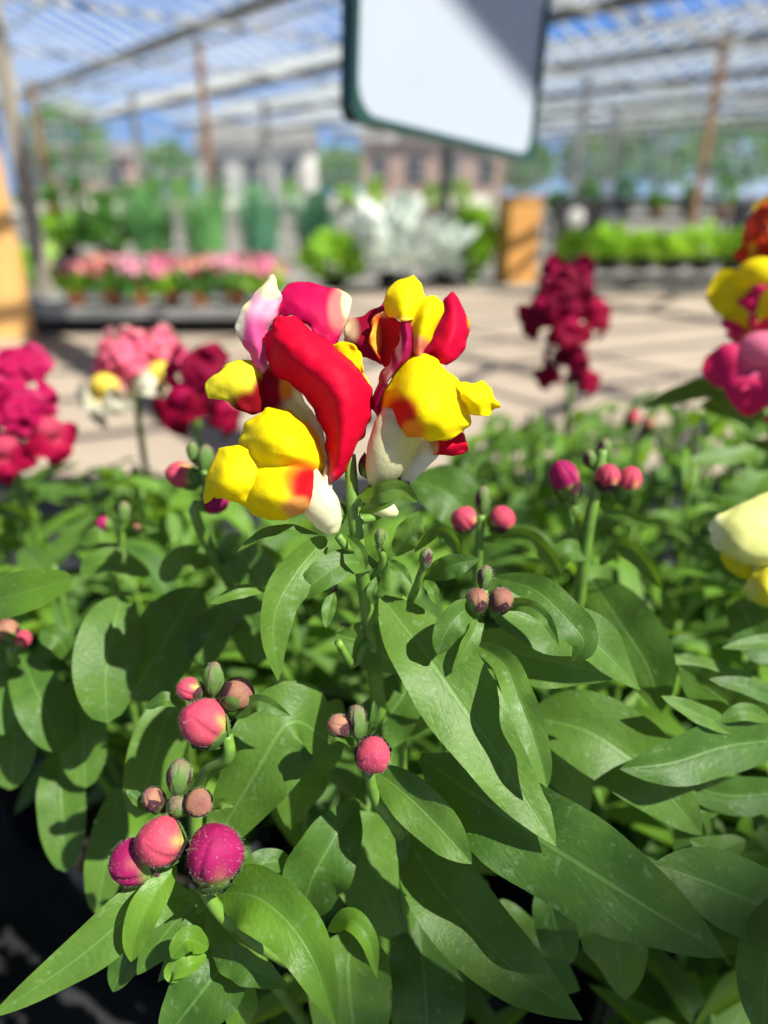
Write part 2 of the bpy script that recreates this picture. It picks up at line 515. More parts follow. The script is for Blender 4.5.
def bush(n, rx, ry, rz, ll, lw, seed, up=0.5, shell=0.55):
    """a mound of curved leaves round the origin, its foot at z = 0"""
    R = random.Random(seed)
    g = MB()
    for _ in range(n):
        d = V((R.gauss(0, 1), R.gauss(0, 1), R.gauss(0, 1))).normalized() * (shell + (1 - shell) * R.random())
        p = V((d.x * rx, d.y * ry, rz + d.z * rz))
        o = (V((d.x, d.y, d.z * .6)) + V((R.uniform(-.5, .5), R.uniform(-.5, .5), up))).normalized()
        s = o.cross(V((R.uniform(-1, 1), R.uniform(-1, 1), R.uniform(-.4, .4)))).normalized()
        nn = s.cross(o)
        l = ll * R.uniform(.7, 1.25)
        pts, uv = [], []
        for i in range(4):
            t = i / 3
            c = p + o * l * t - nn * l * .3 * t * t
            ww = lw * (.35, 1, .8, .06)[i]
            pts.append([c - s * ww / 2, c + nn * ww * .12, c + s * ww / 2])
            uv.append([(0, t), (.5, t), (1, t)])
        g.grid(pts, uv)
    return g
def reeds(n, r, h, seed, lean=.35, wd=.012):
    R = random.Random(seed)
    g = MB()
    for _ in range(n):
        a, q = R.uniform(0, 6.283), r * math.sqrt(R.random())
        p = V((q * math.cos(a), q * math.sin(a), 0))
        o = V((math.cos(a), math.sin(a), 0)) * R.uniform(.1, 1) * lean * h + V((R.uniform(-.1, .1), R.uniform(-.1, .1), 0)) * h
        hh = h * R.uniform(.6, 1.1)
        s = V((-o.y, o.x, 0))
        s = s.normalized() if s.length > 1e-4 else V((1, 0, 0))
        pts, uv = [], []
        for i in range(5):
            t = i / 4
            c = p + o * t * t + V((0, 0, hh * (t - .18 * t * t)))
            ww = wd * (.7, 1, .9, .6, .08)[i]
            pts.append([c - s * ww / 2, c + s * ww / 2])
            uv.append([(0, t), (1, t)])
        g.grid(pts, uv)
    return g
def tree(px, dist, h, r, seed, label, m='bush'):
    c = P(px, 190, dist)
    t = empty('tree', (c.x, c.y, 0), label, 'tree')
    g = MB(); g.tube([V((0, 0, -.05)), V((.05, 0, h * .3)), V((0, .05, h * .6))], [.16, .12, .06], 8); g.link('trunk', M['bark'], t)
    g = bush(900, r, r, h * .42, .42, .26, seed)
    g.v = [(x, y, z + h * .18) for x, y, z in g.v]
    g.link('crown', M[m], t)
tree(655, 34, 4.6, 2.2, 1, 'broad green tree outside behind the rusty post')
tree(590, 42, 3.6, 1.9, 2, 'rounded green tree outside behind the dark crates')
tree(735, 40, 4.4, 2.4, 3, 'tall green tree outside at the edge beyond the rusty post')
tree(75, 38, 4.8, 2.0, 4, 'pale green tree outside behind the leaning roof bars')
tree(172, 45, 3.2, 1.7, 5, 'low green tree outside above the reeds')
tree(520, 46, 3.4, 2.0, 6, 'green tree outside behind the wooden bollard')
tree(340, 46, 3.0, 1.9, 7, 'green tree outside between the two buildings')

# ------------------------------------------------------------------ displays in the greenhouse
def pot_mb(r, h, th=.004, n=24):
    g = MB()
    g.lathe([(0, 0), (r * .74, 0), (r * .95, h * .82), (r * 1.02, h * .82), (r * 1.02, h), (r * .94, h), (r * .90, h * .8), (0, h * .8)], n=n)
    return g
def wood_post(px0, px1, pyb, pyt, label, name, dp):
    c = G((px0 + px1) / 2, pyb)
    d = (c - CAM).dot(FWD)
    wd = (px1 - px0) / FPX * d
    top = c.copy()
    for z in range(5, 200):
        if proj(V((c.x, c.y, z / 100)))[1] < pyt:
            top.z = z / 100
            break
    r = empty(name, (c.x, c.y + dp / 2, 0), label, 'post')
    g = MB(); g.box((c.x, c.y + dp / 2, top.z / 2), (wd, dp, top.z), .35); part(g, 'shaft', 'wood', r)
    g = MB(); g.box((c.x, c.y + dp / 2, top.z + .01), (wd * 1.1, dp * 1.1, .025), .35); part(g, 'cap', 'wood', r)
    return r
wood_post(500, 533, 284, 200, 'square orange wooden bollard on the path below the sign', 'bollard', .22)
c = G(2, 344)
r = empty('timber_board', (c.x, c.y, 0), 'orange timber board standing against the weathered grey post', 'board')
g = MB(); g.box((c.x, c.y + .02, .46), (.30, .05, .92), .35); part(g, 'panel', 'paleply', r)
g = MB(); g.box((c.x, c.y + .02, .945), (.33, .07, .05), .35); part(g, 'top_rail', 'crate', r)

def table(cx, cy, w_, d_, h, label, top='crate', name='display_bench', rz=0):
    r = empty(name, (cx, cy, 0), label, 'bench')
    R = Matrix.Rotation(rz, 3, 'Z')
    g = MB(); g.box((0, 0, h - .02), (w_, d_, .04), rz); g.link('table_top', M[top], r, False)
    for x in (-1, 1):
        for y in (-1, 1):
            p = R @ V((x * (w_ / 2 - .06), y * (d_ / 2 - .06), 0))
            g = MB(); g.box((p.x, p.y, h / 2 - .02), (.05, .05, h - .04), rz); g.link('leg', M['crate'], r, False)
    return r
cl = P(165, 300, 4.1)
table(cl.x, 4.15, 1.75, .95, .15, 'low dark bench under the pink potted flowers', 'oldmetal')
cr_ = P(660, 262, 6.2)
table(cr_.x + .13, 6.25, 2.3, .7, .18, 'low dark bench under the lime green row')

pinks = [((.78, .16, .30), (.85, .30, .42)), ((.85, .28, .26), (.9, .42, .3)), ((.80, .30, .42), (.9, .45, .55))]
def flower_pot(x, y, z, i, label):
    R = random.Random(100 + i)
    t = empty('potted_flower', (x, y, z), label, 'potted plant', 'pink potted flowers on the low bench')
    pot_mb(.052, .075, n=16).link('pot', M['terracotta'], t)
    g = bush(70, .085, .085, .05, .07, .05, i)
    g.v = [(a, b, c_ + .06) for a, b, c_ in g.v]
    g.link('foliage', M['bush'] if i % 3 else M['lime'], t)
    pk = M['pk%d' % (i % 3)]
    for k in range(6):
        a = k * 1.05 + R.random()
        q = .075 * (0 if k == 5 else 1) * R.uniform(.7, 1.2)
        g = bush(16, .024, .024, .017, .03, .03, i * 9 + k, up=.3)
        g.v = [(x_ + q * math.cos(a), y_ + q * math.sin(a), z_ + .155 + R.uniform(-.01, .02)) for x_, y_, z_ in g.v]
        g.link('blossom', pk, t)
for i, (a, b) in enumerate(pinks):
    M['pk%d' % i] = plain('pink blossom', a, .6, b, 40)
names = ['first', 'second', 'third', 'fourth', 'fifth', 'sixth', 'seventh']
for i, px in enumerate((78, 112, 142, 172, 202, 236, 268)):
    p = G(px, 306, .15)
    flower_pot(p.x, p.y + .03 * (i % 2), .15, i, '%s pink flowering pot from the grey post, front row of the low bench' % names[i])
for i, px in enumerate((95, 128, 160, 190, 222, 252)):
    p = G(px, 297, .15)
    flower_pot(p.x, p.y + .12, .15, 7 + i, '%s pink flowering pot from the grey post, back row of the low bench' % names[i])

def potted(name, px, pyb, mb_, m, label, cat='potted plant', pot=(.12, .16), group=None, z=0.0, potm='blackplastic'):
    c = G(px, pyb, z)
    t = empty(name, (c.x, c.y, z), label, cat, group)
    pot_mb(pot[0], pot[1], n=18).link('pot', M[potm], t)
    mb_.v = [(x, y, q + pot[1] * .85) for x, y, q in mb_.v]
    mb_.link('foliage', M[m], t)
    return t
potted('reed_plant', 156, 268, reeds(260, .19, .78, 11, .30), 'grass', 'tall green reed clump behind the pink flowers, beside the rusty post')
potted('reed_plant', 208, 268, reeds(260, .19, .84, 12, .30), 'grass', 'tall green reed clump standing before the rusty roof post')
potted('reed_plant', 262, 266, reeds(260, .17, .78, 13, .38), 'teal', 'blue-green spiky clump nearest the rusty roof post')
potted('reed_plant', 316, 264, reeds(260, .17, .72, 14, .38), 'teal', 'blue-green spiky clump beside the lime leafed bush')
potted('leafy_bush', 335, 290, bush(170, .20, .18, .13, .12, .07, 15), 'lime', 'bright lime bush between the spiky clump and the silvery plant', 'bush', (.10, .10))
potted('leafy_bush', 470, 282, bush(220, .12, .13, .21, .13, .07, 16), 'lime', 'yellow green bush between the silvery plant and the wooden bollard', 'bush', (.10, .12))
potted('leafy_bush', 556, 294, bush(60, .08, .08, .04, .07, .04, 17), 'bush', 'small green plant at the foot of the wooden bollard', 'bush', (.07, .08))
potted('silver_plant', 392, 292, bush(75, .20, .20, .20, .24, .12, 18, .8), 'silver', 'large silvery white leafed plant on the path below the sign', 'potted plant', (.12, .14))
potted('silver_plant', 444, 288, bush(50, .13, .13, .15, .18, .10, 19, .7), 'silver', 'smaller silvery white plant beside the yellow green bush', 'potted plant', (.10, .12))
potted('leafy_bush', 110, 262, bush(170, .3, .22, .16, .15, .08, 20), 'bush', 'dark green bush behind the pink flowers and beside the reeds', 'bush')
potted('leafy_bush', 70, 258, bush(150, .3, .22, .14, .15, .08, 21), 'lime', 'light green bush beyond the grey post', 'bush')
potted('leafy_bush', 42, 300, bush(60, .12, .12, .13, .10, .05, 26), 'lime', 'small light green plant at the foot of the weathered grey post', 'bush', (.08, .09))
for i, px in enumerate((576, 607, 638, 669, 700, 731, 762, 793)):
    c = G(px, 268, .18)
    g = bush(85, .11, .11, .065 + .025 * (i % 3 == 1), .10, .06, 30 + i)
    potted('lime_plant', px, 271, g, 'lime', '%s lime green plant in the row, counting from the wooden bollard' % (names + ['eighth'])[i], 'potted plant', (.09, .09), 'lime green plants on the low bench', .18)
for i, (px, z) in enumerate(((572, .56), (608, .56), (752, .52))):
    c = P(px, 215, 8.2)
    t = empty('plastic_crate', (c.x, c.y, 0), ['dark crate with a round opening nearer to the wooden bollard', 'dark crate with a round opening beside the grey roof post', 'dark crate with a round opening behind the rusty post'][i], 'crate')
    g = MB(); g.box((0, 0, z / 2 + .1), (.34, .34, z - .1)); g.link('body', M['crate'], t, False)
    g = MB(); g.lathe([(0, -.02), (.085, -.02), (.10, 0), (.085, .02), (0, .02)], n=20)
    g.v = [(x, -.175 + q * .4, y + z * .62 + .06) for x, y, q in g.v]
    g.link('round_disc', M['wallpale'], t)
    for x in (-1, 1):
        for y in (-1, 1):
            g = MB(); g.box((x * .13, y * .13, .075), (.05, .05, .15)); g.link('foot', M['crate'], t, False)
# farther benches with greenery
for i, (px, d, wpx, m, nm) in enumerate(((90, 11, 150, 'bush', 'long dark bench of green plants beyond the pink flowers'), (390, 12.5, 170, 'lime', 'long bench of pale green plants behind the silvery plant'),
                                         (640, 10.5, 200, 'bush', 'long bench of green plants behind the lime green row'), (200, 15, 220, 'lime', 'distant bench of light plants behind the reeds'))):
    c = P(px, 205, d)
    w_ = wpx / FPX * d
    table(c.x, c.y, w_, .8, .34, nm)
    for k in range(6):
        x = c.x - w_ / 2 + w_ * (k + .5) / 6
        t = empty('leafy_plant', (x, c.y, .34), 'bushy potted plant standing on the ' + nm, 'potted plant', 'plants on the ' + nm)
        pot_mb(.11, .12, n=14).link('pot', M['terracotta' if (i + k) % 2 else 'blackplastic'], t)
        g = bush(70, .12, .12, .10 + .05 * (k % 3), .12, .07, 60 + i * 7 + k)
        g.v = [(a, b, q + .1) for a, b, q in g.v]
        g.link('foliage', M[m if k % 3 else 'bush'], t)

# ------------------------------------------------------------------ the hanging sign
bl, br = P(346, 121, .52), P(529, 163, .74)
ex = (br - bl)
W_ = ex.length
ex.normalize()
ey = (V((0, 0, 1)) - ex * ex.z).normalized()
en = ex.cross(ey)
H_ = .36
def sgn(x, y, z=0):
    return bl + ex * x + ey * y + en * z
sg = empty('hanging_sign', sgn(W_ / 2, H_ / 2), 'blank white sign in a dark green rounded frame hanging over the path', 'sign')
def rrect(w0, h0, w1, h1, rad, n=6):
    o = []
    for cx, cy, a0 in ((w1 - rad, h1 - rad, 0), (w0 + rad, h1 - rad, 90), (w0 + rad, h0 + rad, 180), (w1 - rad, h0 + rad, 270)):
        for k in range(n + 1):
            a = math.radians(a0 + 90 * k / n)
            o.append((cx + rad * math.cos(a), cy + rad * math.sin(a)))
    return o
fw = .006
o_, i_ = rrect(0, 0, W_, H_, .012), rrect(fw, fw, W_ - fw, H_ - fw, .022)
g = MB()
g.grid([[sgn(x, y, -.006) for x, y in o_], [sgn(x, y, .006) for x, y in o_], [sgn(x, y, .006) for x, y in i_], [sgn(x, y, -.006) for x, y in i_], [sgn(x, y, -.006) for x, y in o_]], wrap=True)
part(g, 'frame', 'signframe', sg)
g = MB()
bp = rrect(fw * .7, fw * .7, W_ - fw * .7, H_ - fw * .7, .02)
nb = len(bp)
g.add([sgn(x, y, .002) for x, y in bp] + [sgn(x, y, -.002) for x, y in bp], [tuple(range(nb)), tuple(range(2 * nb - 1, nb - 1, -1))] + [(k, (k + 1) % nb, nb + (k + 1) % nb, nb + k) for k in range(nb)])
part(g, 'board', 'white', sg)
for x in (.05, W_ - .05):
    g = MB()
    p = sgn(x, H_)
    fr = ((p.dot(BV) - B0) / BAY) % 1.0
    g.tube([p, V((p.x, p.y, ZG + (ZR - ZG) * (1 - abs(2 * fr - 1))))], .0022, 6, 2)
    part(g, 'chain', 'steel', sg)

# ------------------------------------------------------------------ leaves
def blade(mb, pts, w, tilt=0.0, fold=0.18, ab=(.75, .72), wave=0.0, seed=0, hint=None, n=26, m=8, twist=0.0):
    """one lanceolate blade along control points (base to tip); tilt turns it about its midrib away from the viewer"""
    R = random.Random(seed)
    cs = [cr_pt(pts, i / (n - 1)) for i in range(n)]
    a, b = ab
    pk = (a / (a + b)) ** a * (b / (a + b)) ** b
    rows, uvs = [], []
    ph = R.uniform(0, 6)
    wf = R.uniform(2.0, 3.2)
    for i, c in enumerate(cs):
        t = i / (n - 1)
        tg = (cs[min(i + 1, n - 1)] - cs[max(i - 1, 0)]).normalized()
        h = hint if hint is not None else (CAM - c).normalized()
        s = tg.cross(h)
        if s.length < 1e-5:
            s = tg.orthogonal()
        s.normalize()
        s = Matrix.Rotation(math.radians(tilt + twist * t), 3, tg) @ s
        nn = s.cross(tg)
        ww = w * max((t ** a) * ((1 - t) ** b) / pk, .10 * (1 - t) ** .5 if t < .3 else 0.012)
        r, q = [], []
        for j in range(m + 1):
            u = -1 + 2 * j / m
            lift = fold * abs(u) ** 1.3 * ww - .10 * ww * u * u
            lift += wave * w * abs(u) ** 2 * math.sin(ph + wf * 6.283 * t + (1.3 if u > 0 else 0)) * math.sin(math.pi * t)
            r.append(c + s * (u * ww / 2) + nn * lift)
            q.append((j / m, t))
        rows.append(r)
        uvs.append(q)
    mb.grid(rows, uvs)

BIGN = [0]
def leaf(plant, spec, w, tilt=0, fold=.18, ab=(.75, .72), wave=.03, m='leaf', twist=0):
    """a leaf of a plant through (px, py, depth mm) control points; w in pixels at its middle"""
    BIGN[0] += 1
    pts = [P(x, y, d / 1000) for x, y, d in spec]
    dm = spec[len(spec) // 2][2] / 1000
    g = MB()
    blade(g, pts, w / FPX * dm, tilt, fold, ab, wave, BIGN[0], twist=twist)
    shift(g, plant)
    return g.link('leaf', M[m], plant)

# template leaves: 1 unit long, along +x, upper face +z
TPL = []
for k in range(9):
    R = random.Random(k + 50)
    dr = R.uniform(.05, .42)
    sd = R.uniform(-.10, .10)
    pts = [V((0, 0, 0)), V((.25, sd * .3, .10 * dr + .05)), V((.6, sd, .05 - dr * .12)), V((.97 - dr * .12, sd * 1.4, -dr * .75))]
    g = MB()
    blade(g, pts, R.uniform(.23, .32), R.uniform(-8, 8), R.uniform(.10, .34), (R.uniform(.65, .9), R.uniform(.75, 1.0)), R.uniform(.0, .09), k, hint=V((0, 0, 1)), n=15, m=6)
    TPL.append((g.link('leaf', M['leaf'], mesh_only=True), g.link('leaf', M['young'], mesh_only=True)))

SKY = [(0, 478), (80, 452), (200, 446), (300, 500), (400, 500), (490, 400), (560, 402), (640, 388), (700, 366), (768, 352)]
def clear(pts, lim):
    """whether a filler leaf stays out of the way of the flowers and the leaves in front"""
    for p in pts:
        x, y, d = proj(p)
        if d < .06:
            return False
        if y < interp(SKY, x) + 4:
            return False
        dm = lim
        if 190 < x < 510 and 250 < y < 545:
            dm = max(dm, .30)
        if 545 <= y < 640 and 220 < x < 520:
            dm = max(dm, .185)
        if y >= 640 and 60 < x < 700:
            dm = max(dm, .195)
        if 690 < x and 480 < y < 620:
            dm = max(dm, .26)
        if 540 < x < 650 and 440 < y < 640:
            dm = max(dm, .235)
        if d < dm:
            return False
        if x < 130 and y > 820 + (130 - x) * .1 and d > .2:      # the bare corner of the tray
            return False
    return True

def pot_and_soil(t, r=.052, h=.085):
    g = pot_mb(r, h, n=28)
    g.link('pot', M['blackplastic'], t)
    g = MB()
    R = random.Random(int(t.location.x * 1000) + 5)
    rows = []
    for i in range(6):
        q = r * .91 * i / 5
        rows.append([V((q * math.cos(k * .3142), q * math.sin(k * .3142), h * .86 + R.uniform(-.002, .002))) for k in range(20)])
    g.grid(rows, wrap=True)
    g.link('soil', M['soil'], t)

BENCH = .335
def plant(x, y, label, seed, stems=5, h=(.14, .185), lim=.19, sp=.055, ll=(.030, .052), maxleaf=92, z=BENCH, extra=(), young=.55, pot=True, group=None):
    """a potted snapdragon: pot, soil, leaning stems and pairs of leaves"""
    R = random.Random(seed)
    t = empty('snapdragon_plant', (x, y, z), label, 'plant', group)
    pot_and_soil(t)
    o = V((x, y, z))
    cnt = 0
    al = []
    for s in range(stems):
        a = s * 6.283 / stems + R.uniform(-.4, .4)
        ln = sp * R.uniform(.4, 1.0) * (0 if s == 0 else 1)
        hh = R.uniform(*h)
        b = V((.012 * math.cos(a), .012 * math.sin(a), .072))
        tp = V((ln * math.cos(a), ln * math.sin(a), .072 + hh))
        md = (b + tp) / 2 + V((ln * .2 * math.cos(a), ln * .2 * math.sin(a), -hh * .05))
        cs = [b, md, tp]
        ok = [clear([o + cr_pt(cs, k / 8)], lim) for k in range(9)]
        top = 1.0
        for k in range(9):
            if not ok[k]:
                top = max(.15, (k - 1) / 8)
                break
        g = MB()
        g.tube([cr_pt(cs, top * k / 4) for k in range(5)], [.0021, .0018, .0016, .0014, .001], 7)
        g.link('stem', M['stem'], t)
        nodes = 11
        for k in range(nodes):
            f = (k + .8) / nodes
            if f > top + .02:
                break
            c = cr_pt(cs, min(f, 1))
            for side in (0, 1):
                yaw = a + k * 1.5708 + side * 3.1416 + R.uniform(-.5, .5)
                l = lerp(ll[1], ll[0], f ** 1.5) * R.uniform(.8, 1.2)
                pitch = lerp(-.05, .75, f) + R.uniform(-.25, .25)
                mt = Matrix.Translation(c) @ Matrix.Rotation(yaw, 4, 'Z') @ Matrix.Rotation(-pitch, 4, 'Y') @ Matrix.Rotation(R.uniform(-.35, .35), 4, 'X') @ Matrix.Diagonal((l, l * R.uniform(.85, 1.15), l, 1))
                al.append((mt, k, f))
    R.shuffle(al)
    for mt, k, f in al:
        if cnt >= maxleaf:
            break
        pts = [o + mt @ V((q, r_, 0)) for q in (0, .3, .65, 1) for r_ in (-.12, .12)] + [o + mt @ V((.9, 0, -.25))]
        if not clear(pts, lim):
            continue
        me = TPL[R.randrange(len(TPL))][1 if R.random() < young * f else 0]
        l_ = put('leaf', me, t)
        l_.matrix_basis = mt
        cnt += 1
    return t

# ------------------------------------------------------------------ flowers and buds
CRIM = (.70, .002, .030)
DCRIM = (.22, .004, .012)
MAG = (.42, .006, .06)
PINK = (.72, .10, .30)
LPINK = (.80, .42, .55)
YEL = (.93, .76, .004)
CREAM = (.82, .78, .40)
PALE = (.84, .82, .62)
OR = (.90, .30, .02)
def blobs(base, *bl):
    """pigment as a function of where on the flower: base colour plus soft patches (cx, cy, rx, ry, colour)"""
    def f(x, y):
        c = base
        for cx, cy, rx, ry, k in bl:
            q = math.hypot((x - cx) / rx, (y - cy) / ry)
            c = mixc(c, k, 1 - sstep(.55, 1.15, q))
        return c
    return f
def patch(mb, rows, colf, d0=150, up=9, ruffle=.35, seed=0, edge=1.0):
    """a petal surface through rows of (px, py, dz mm)"""
    nr, nc = len(rows), len(rows[0])
    rr = [[V(q) for q in r] for r in rows]
    NR, NC = (nr - 1) * up + 1, (nc - 1) * up + 1
    mid = [[cr_pt(r, j / (NC - 1)) for j in range(NC)] for r in rr]
    pts, col, uv = [], [], []
    for i in range(NR):
        a, b, c = [], [], []
        for j in range(NC):
            p = cr_pt([mid[k][j] for k in range(nr)], i / (NR - 1))
            e0 = max(abs(2 * i / (NR - 1) - 1), abs(2 * j / (NC - 1) - 1)) ** 6
            q0 = V((p.x * .075, p.y * .075, seed * 3.1))
            p = p + V((noise.noise(q0), noise.noise(q0 + V((9, 0, 0))), 0)) * (4.2 * e0 * edge)
            e = max(abs(2 * i / (NR - 1) - 1), abs(2 * j / (NC - 1) - 1)) ** 4
            z = noise.noise(V((p.x * .10 + seed * 7, p.y * .10, seed))) * ruffle * (.5 + 3.6 * e)
            a.append(P(p.x, p.y, (d0 + p.z + z) / 1000))
            b.append(colf(p.x, p.y))
            c.append((j / (NC - 1), i / (NR - 1)))
        pts.append(a); col.append(b); uv.append(c)
    mb.grid(pts, uv, col)

def hairs(mb, pn, n, ln, seed, wd=.000016):
    """fine hairs standing on (point, normal) samples"""
    R = random.Random(seed)
    for _ in range(n):
        p, nn = pn[R.randrange(len(pn))]
        p = p + V((R.uniform(-1, 1), R.uniform(-1, 1), R.uniform(-1, 1))) * ln * .4
        d = (nn + V((R.uniform(-.5, .5), R.uniform(-.5, .5), R.uniform(-.3, .6)))).normalized()
        s = d.orthogonal().normalized() * wd
        s2 = d.cross(s)
        q = p + d * ln * R.uniform(.6, 1.2)
        mb.add([p + s, p - s * .5 + s2 * .87, p - s * .5 - s2 * .87, q], [(0, 1, 3), (1, 2, 3), (2, 0, 3)])

def cam_dir(dx, dy, dz):
    """a direction given as right, down, towards the viewer at the picture's middle -> world"""
    return (RGT * dx - UPV * dy - FWD * dz).normalized()
BUDS = {
    'magenta': ((.22, .36, .06), (.31, .012, .090), (.26, .010, .075)),
    'pink': ((.30, .44, .08), (.50, .065, .105), (.44, .045, .10)),
    'peach': ((.20, .26, .07), (.34, .16, .10), (.20, .06, .07)),
    'dark': ((.10, .16, .04), (.26, .01, .07), (.22, .006, .06)),
    'green': ((.12, .20, .05), (.16, .19, .08), (.20, .11, .09)),
}
SEP = {'g': (.11, .20, .045), 'p': (.075, .028, .035)}
def bprof(t):
    if t <= .55:
        return lerp(.50, 1, math.sin(math.pi / 2 * t / .55)) * sstep(-.12, .10, t)
    return max(0.0, 1 - ((t - .55) / .45) ** 2.1) ** .62
def bud(plant, px, py, d, L, W, dr, kind='pink', sep='gpgpg', fuzz=160, calyx=.45, seed=None):
    """an unopened flower: folded corolla (bud), five sepals (calyx) and fine hairs"""
    sd = seed if seed is not None else int(px * 7 + py)
    R = random.Random(sd)
    d /= 1000
    L, W = L / FPX * d * .95, W / FPX * d * .92
    ax = cam_dir(*dr)
    x1 = ax.orthogonal().normalized()
    # put the fold on the viewer's side
    x1 = (-FWD - ax * (-FWD).dot(ax))
    x1 = x1.normalized() if x1.length > .15 else (UPV - ax * UPV.dot(ax)).normalized()
    y1 = ax.cross(x1)
    c0 = P(px, py, d) - ax * L / 2
    cb, cm_, ct = BUDS[kind]
    n, mN = 56, 20
    pts, col, pn = [], [], []
    fo = R.uniform(-.5, .5)
    for i in range(mN + 1):
        t = i / mN
        r = W / 2 * bprof(t)
        row, rc = [], []
        for k in range(n):
            a = k * 6.2832 / n
            b_ = (a - fo + 3.1416) % 6.2832 - 3.1416
            cut = 1 + .10 * sstep(-.10, .04, b_) * (1 - sstep(1.5, 2.6, b_)) * sstep(.30, .50, t) * (1 - .5 * sstep(.85, 1, t)) - .07 * math.exp(-((b_ + .12) / .14) ** 2) * sstep(.3, .55, t) - .08 * math.exp(-(((b_ - 2.1 + 3.1416) % 6.2832 - 3.1416) / .2) ** 2)
            lobes = 1 + .05 * math.cos(3 * a + .6) * sstep(.2, .7, t)
            p = c0 + ax * (t * L) + (x1 * math.cos(a) + y1 * math.sin(a)) * r * cut * lobes
            row.append(p)
            q = sstep(.22, .48, t + .06 * math.sin(2 * a + sd))
            cc = mixc(cb, cm_, q)
            if kind in ('pink', 'magenta', 'peach'):
                edge = math.exp(-((b_ - .55) / .22) ** 2) * (1 - sstep(.9, 1, t))
                cc = mixc(cc, (.66, .56, .12), edge * (.60 if kind == 'pink' else .15) * (1 - sstep(.50, .78, t)))
            cc = mixc(cc, ct, sstep(.8, 1, t) * .7)
            rc.append(cc)
            if 0 < i < mN:
                pn.append((p, ((p - c0 - ax * (t * L)).normalized() + ax * (t - .5)).normalized()))
        pts.append(row); col.append(rc)
    g = MB()
    g.grid(pts, None, col, wrap=True)
    b = shift(g, plant).link('bud', M['budskin'], plant)
    g = MB()
    for s in range(5):
        a = s * 1.2566 + R.uniform(-.15, .15) + .3
        rd = x1 * math.cos(a) + y1 * math.sin(a)
        tn = ax.cross(rd)
        col_ = SEP[sep[s]]
        rows, cs = [], []
        for i in range(8):
            t = i / 7
            h = t * L * calyx
            tt = max(.02, h / L)
            rr = W / 2 * bprof(tt) * 1.05 + W * .02 + (W * .03 * t * t)
            ww = W * .36 * (math.sin(math.pi * min(1, .15 + t * .85)) ** .7) * (1 if t < .999 else .1)
            rows.append([c0 + ax * h + rd * (rr - abs(u) ** 2 * ww * .25) + tn * u * ww for u in (-1, -.5, 0, .5, 1)])
            cs.append([mixc(SEP['g'], col_, sstep(.1, .5, t))] * 5)
        g.grid(rows, None, cs)
    # receptacle
    g.tube([c0 - ax * L * .16, c0 - ax * L * .04, c0 + ax * L * .06], [W * .10, W * .17, W * .28], 10, 5, SEP['g'])
    shift(g, plant).link('calyx', M['budskin'], b)
    if fuzz:
        g = MB()
        hairs(g, pn, int(fuzz * 2.6), max(.0005, W * .075), sd)
        h = shift(g, plant).link('hairs', M['hair'], b)
        h['kind'] = 'stuff'
    return b
def stem(plant, spec, r0, r1=None, name='stem', end=None, fuzz=0):
    pts = [P(x, y, d / 1000) for x, y, d in spec]
    if end is not None:
        pts.append(V(end))
    n = len(pts)
    g = MB()
    g.tube(pts, [lerp(r0, r1 or r0, i / (n - 1)) for i in range(n)], 10)
    s = shift(g, plant).link(name, M['stem'], plant)
    return s

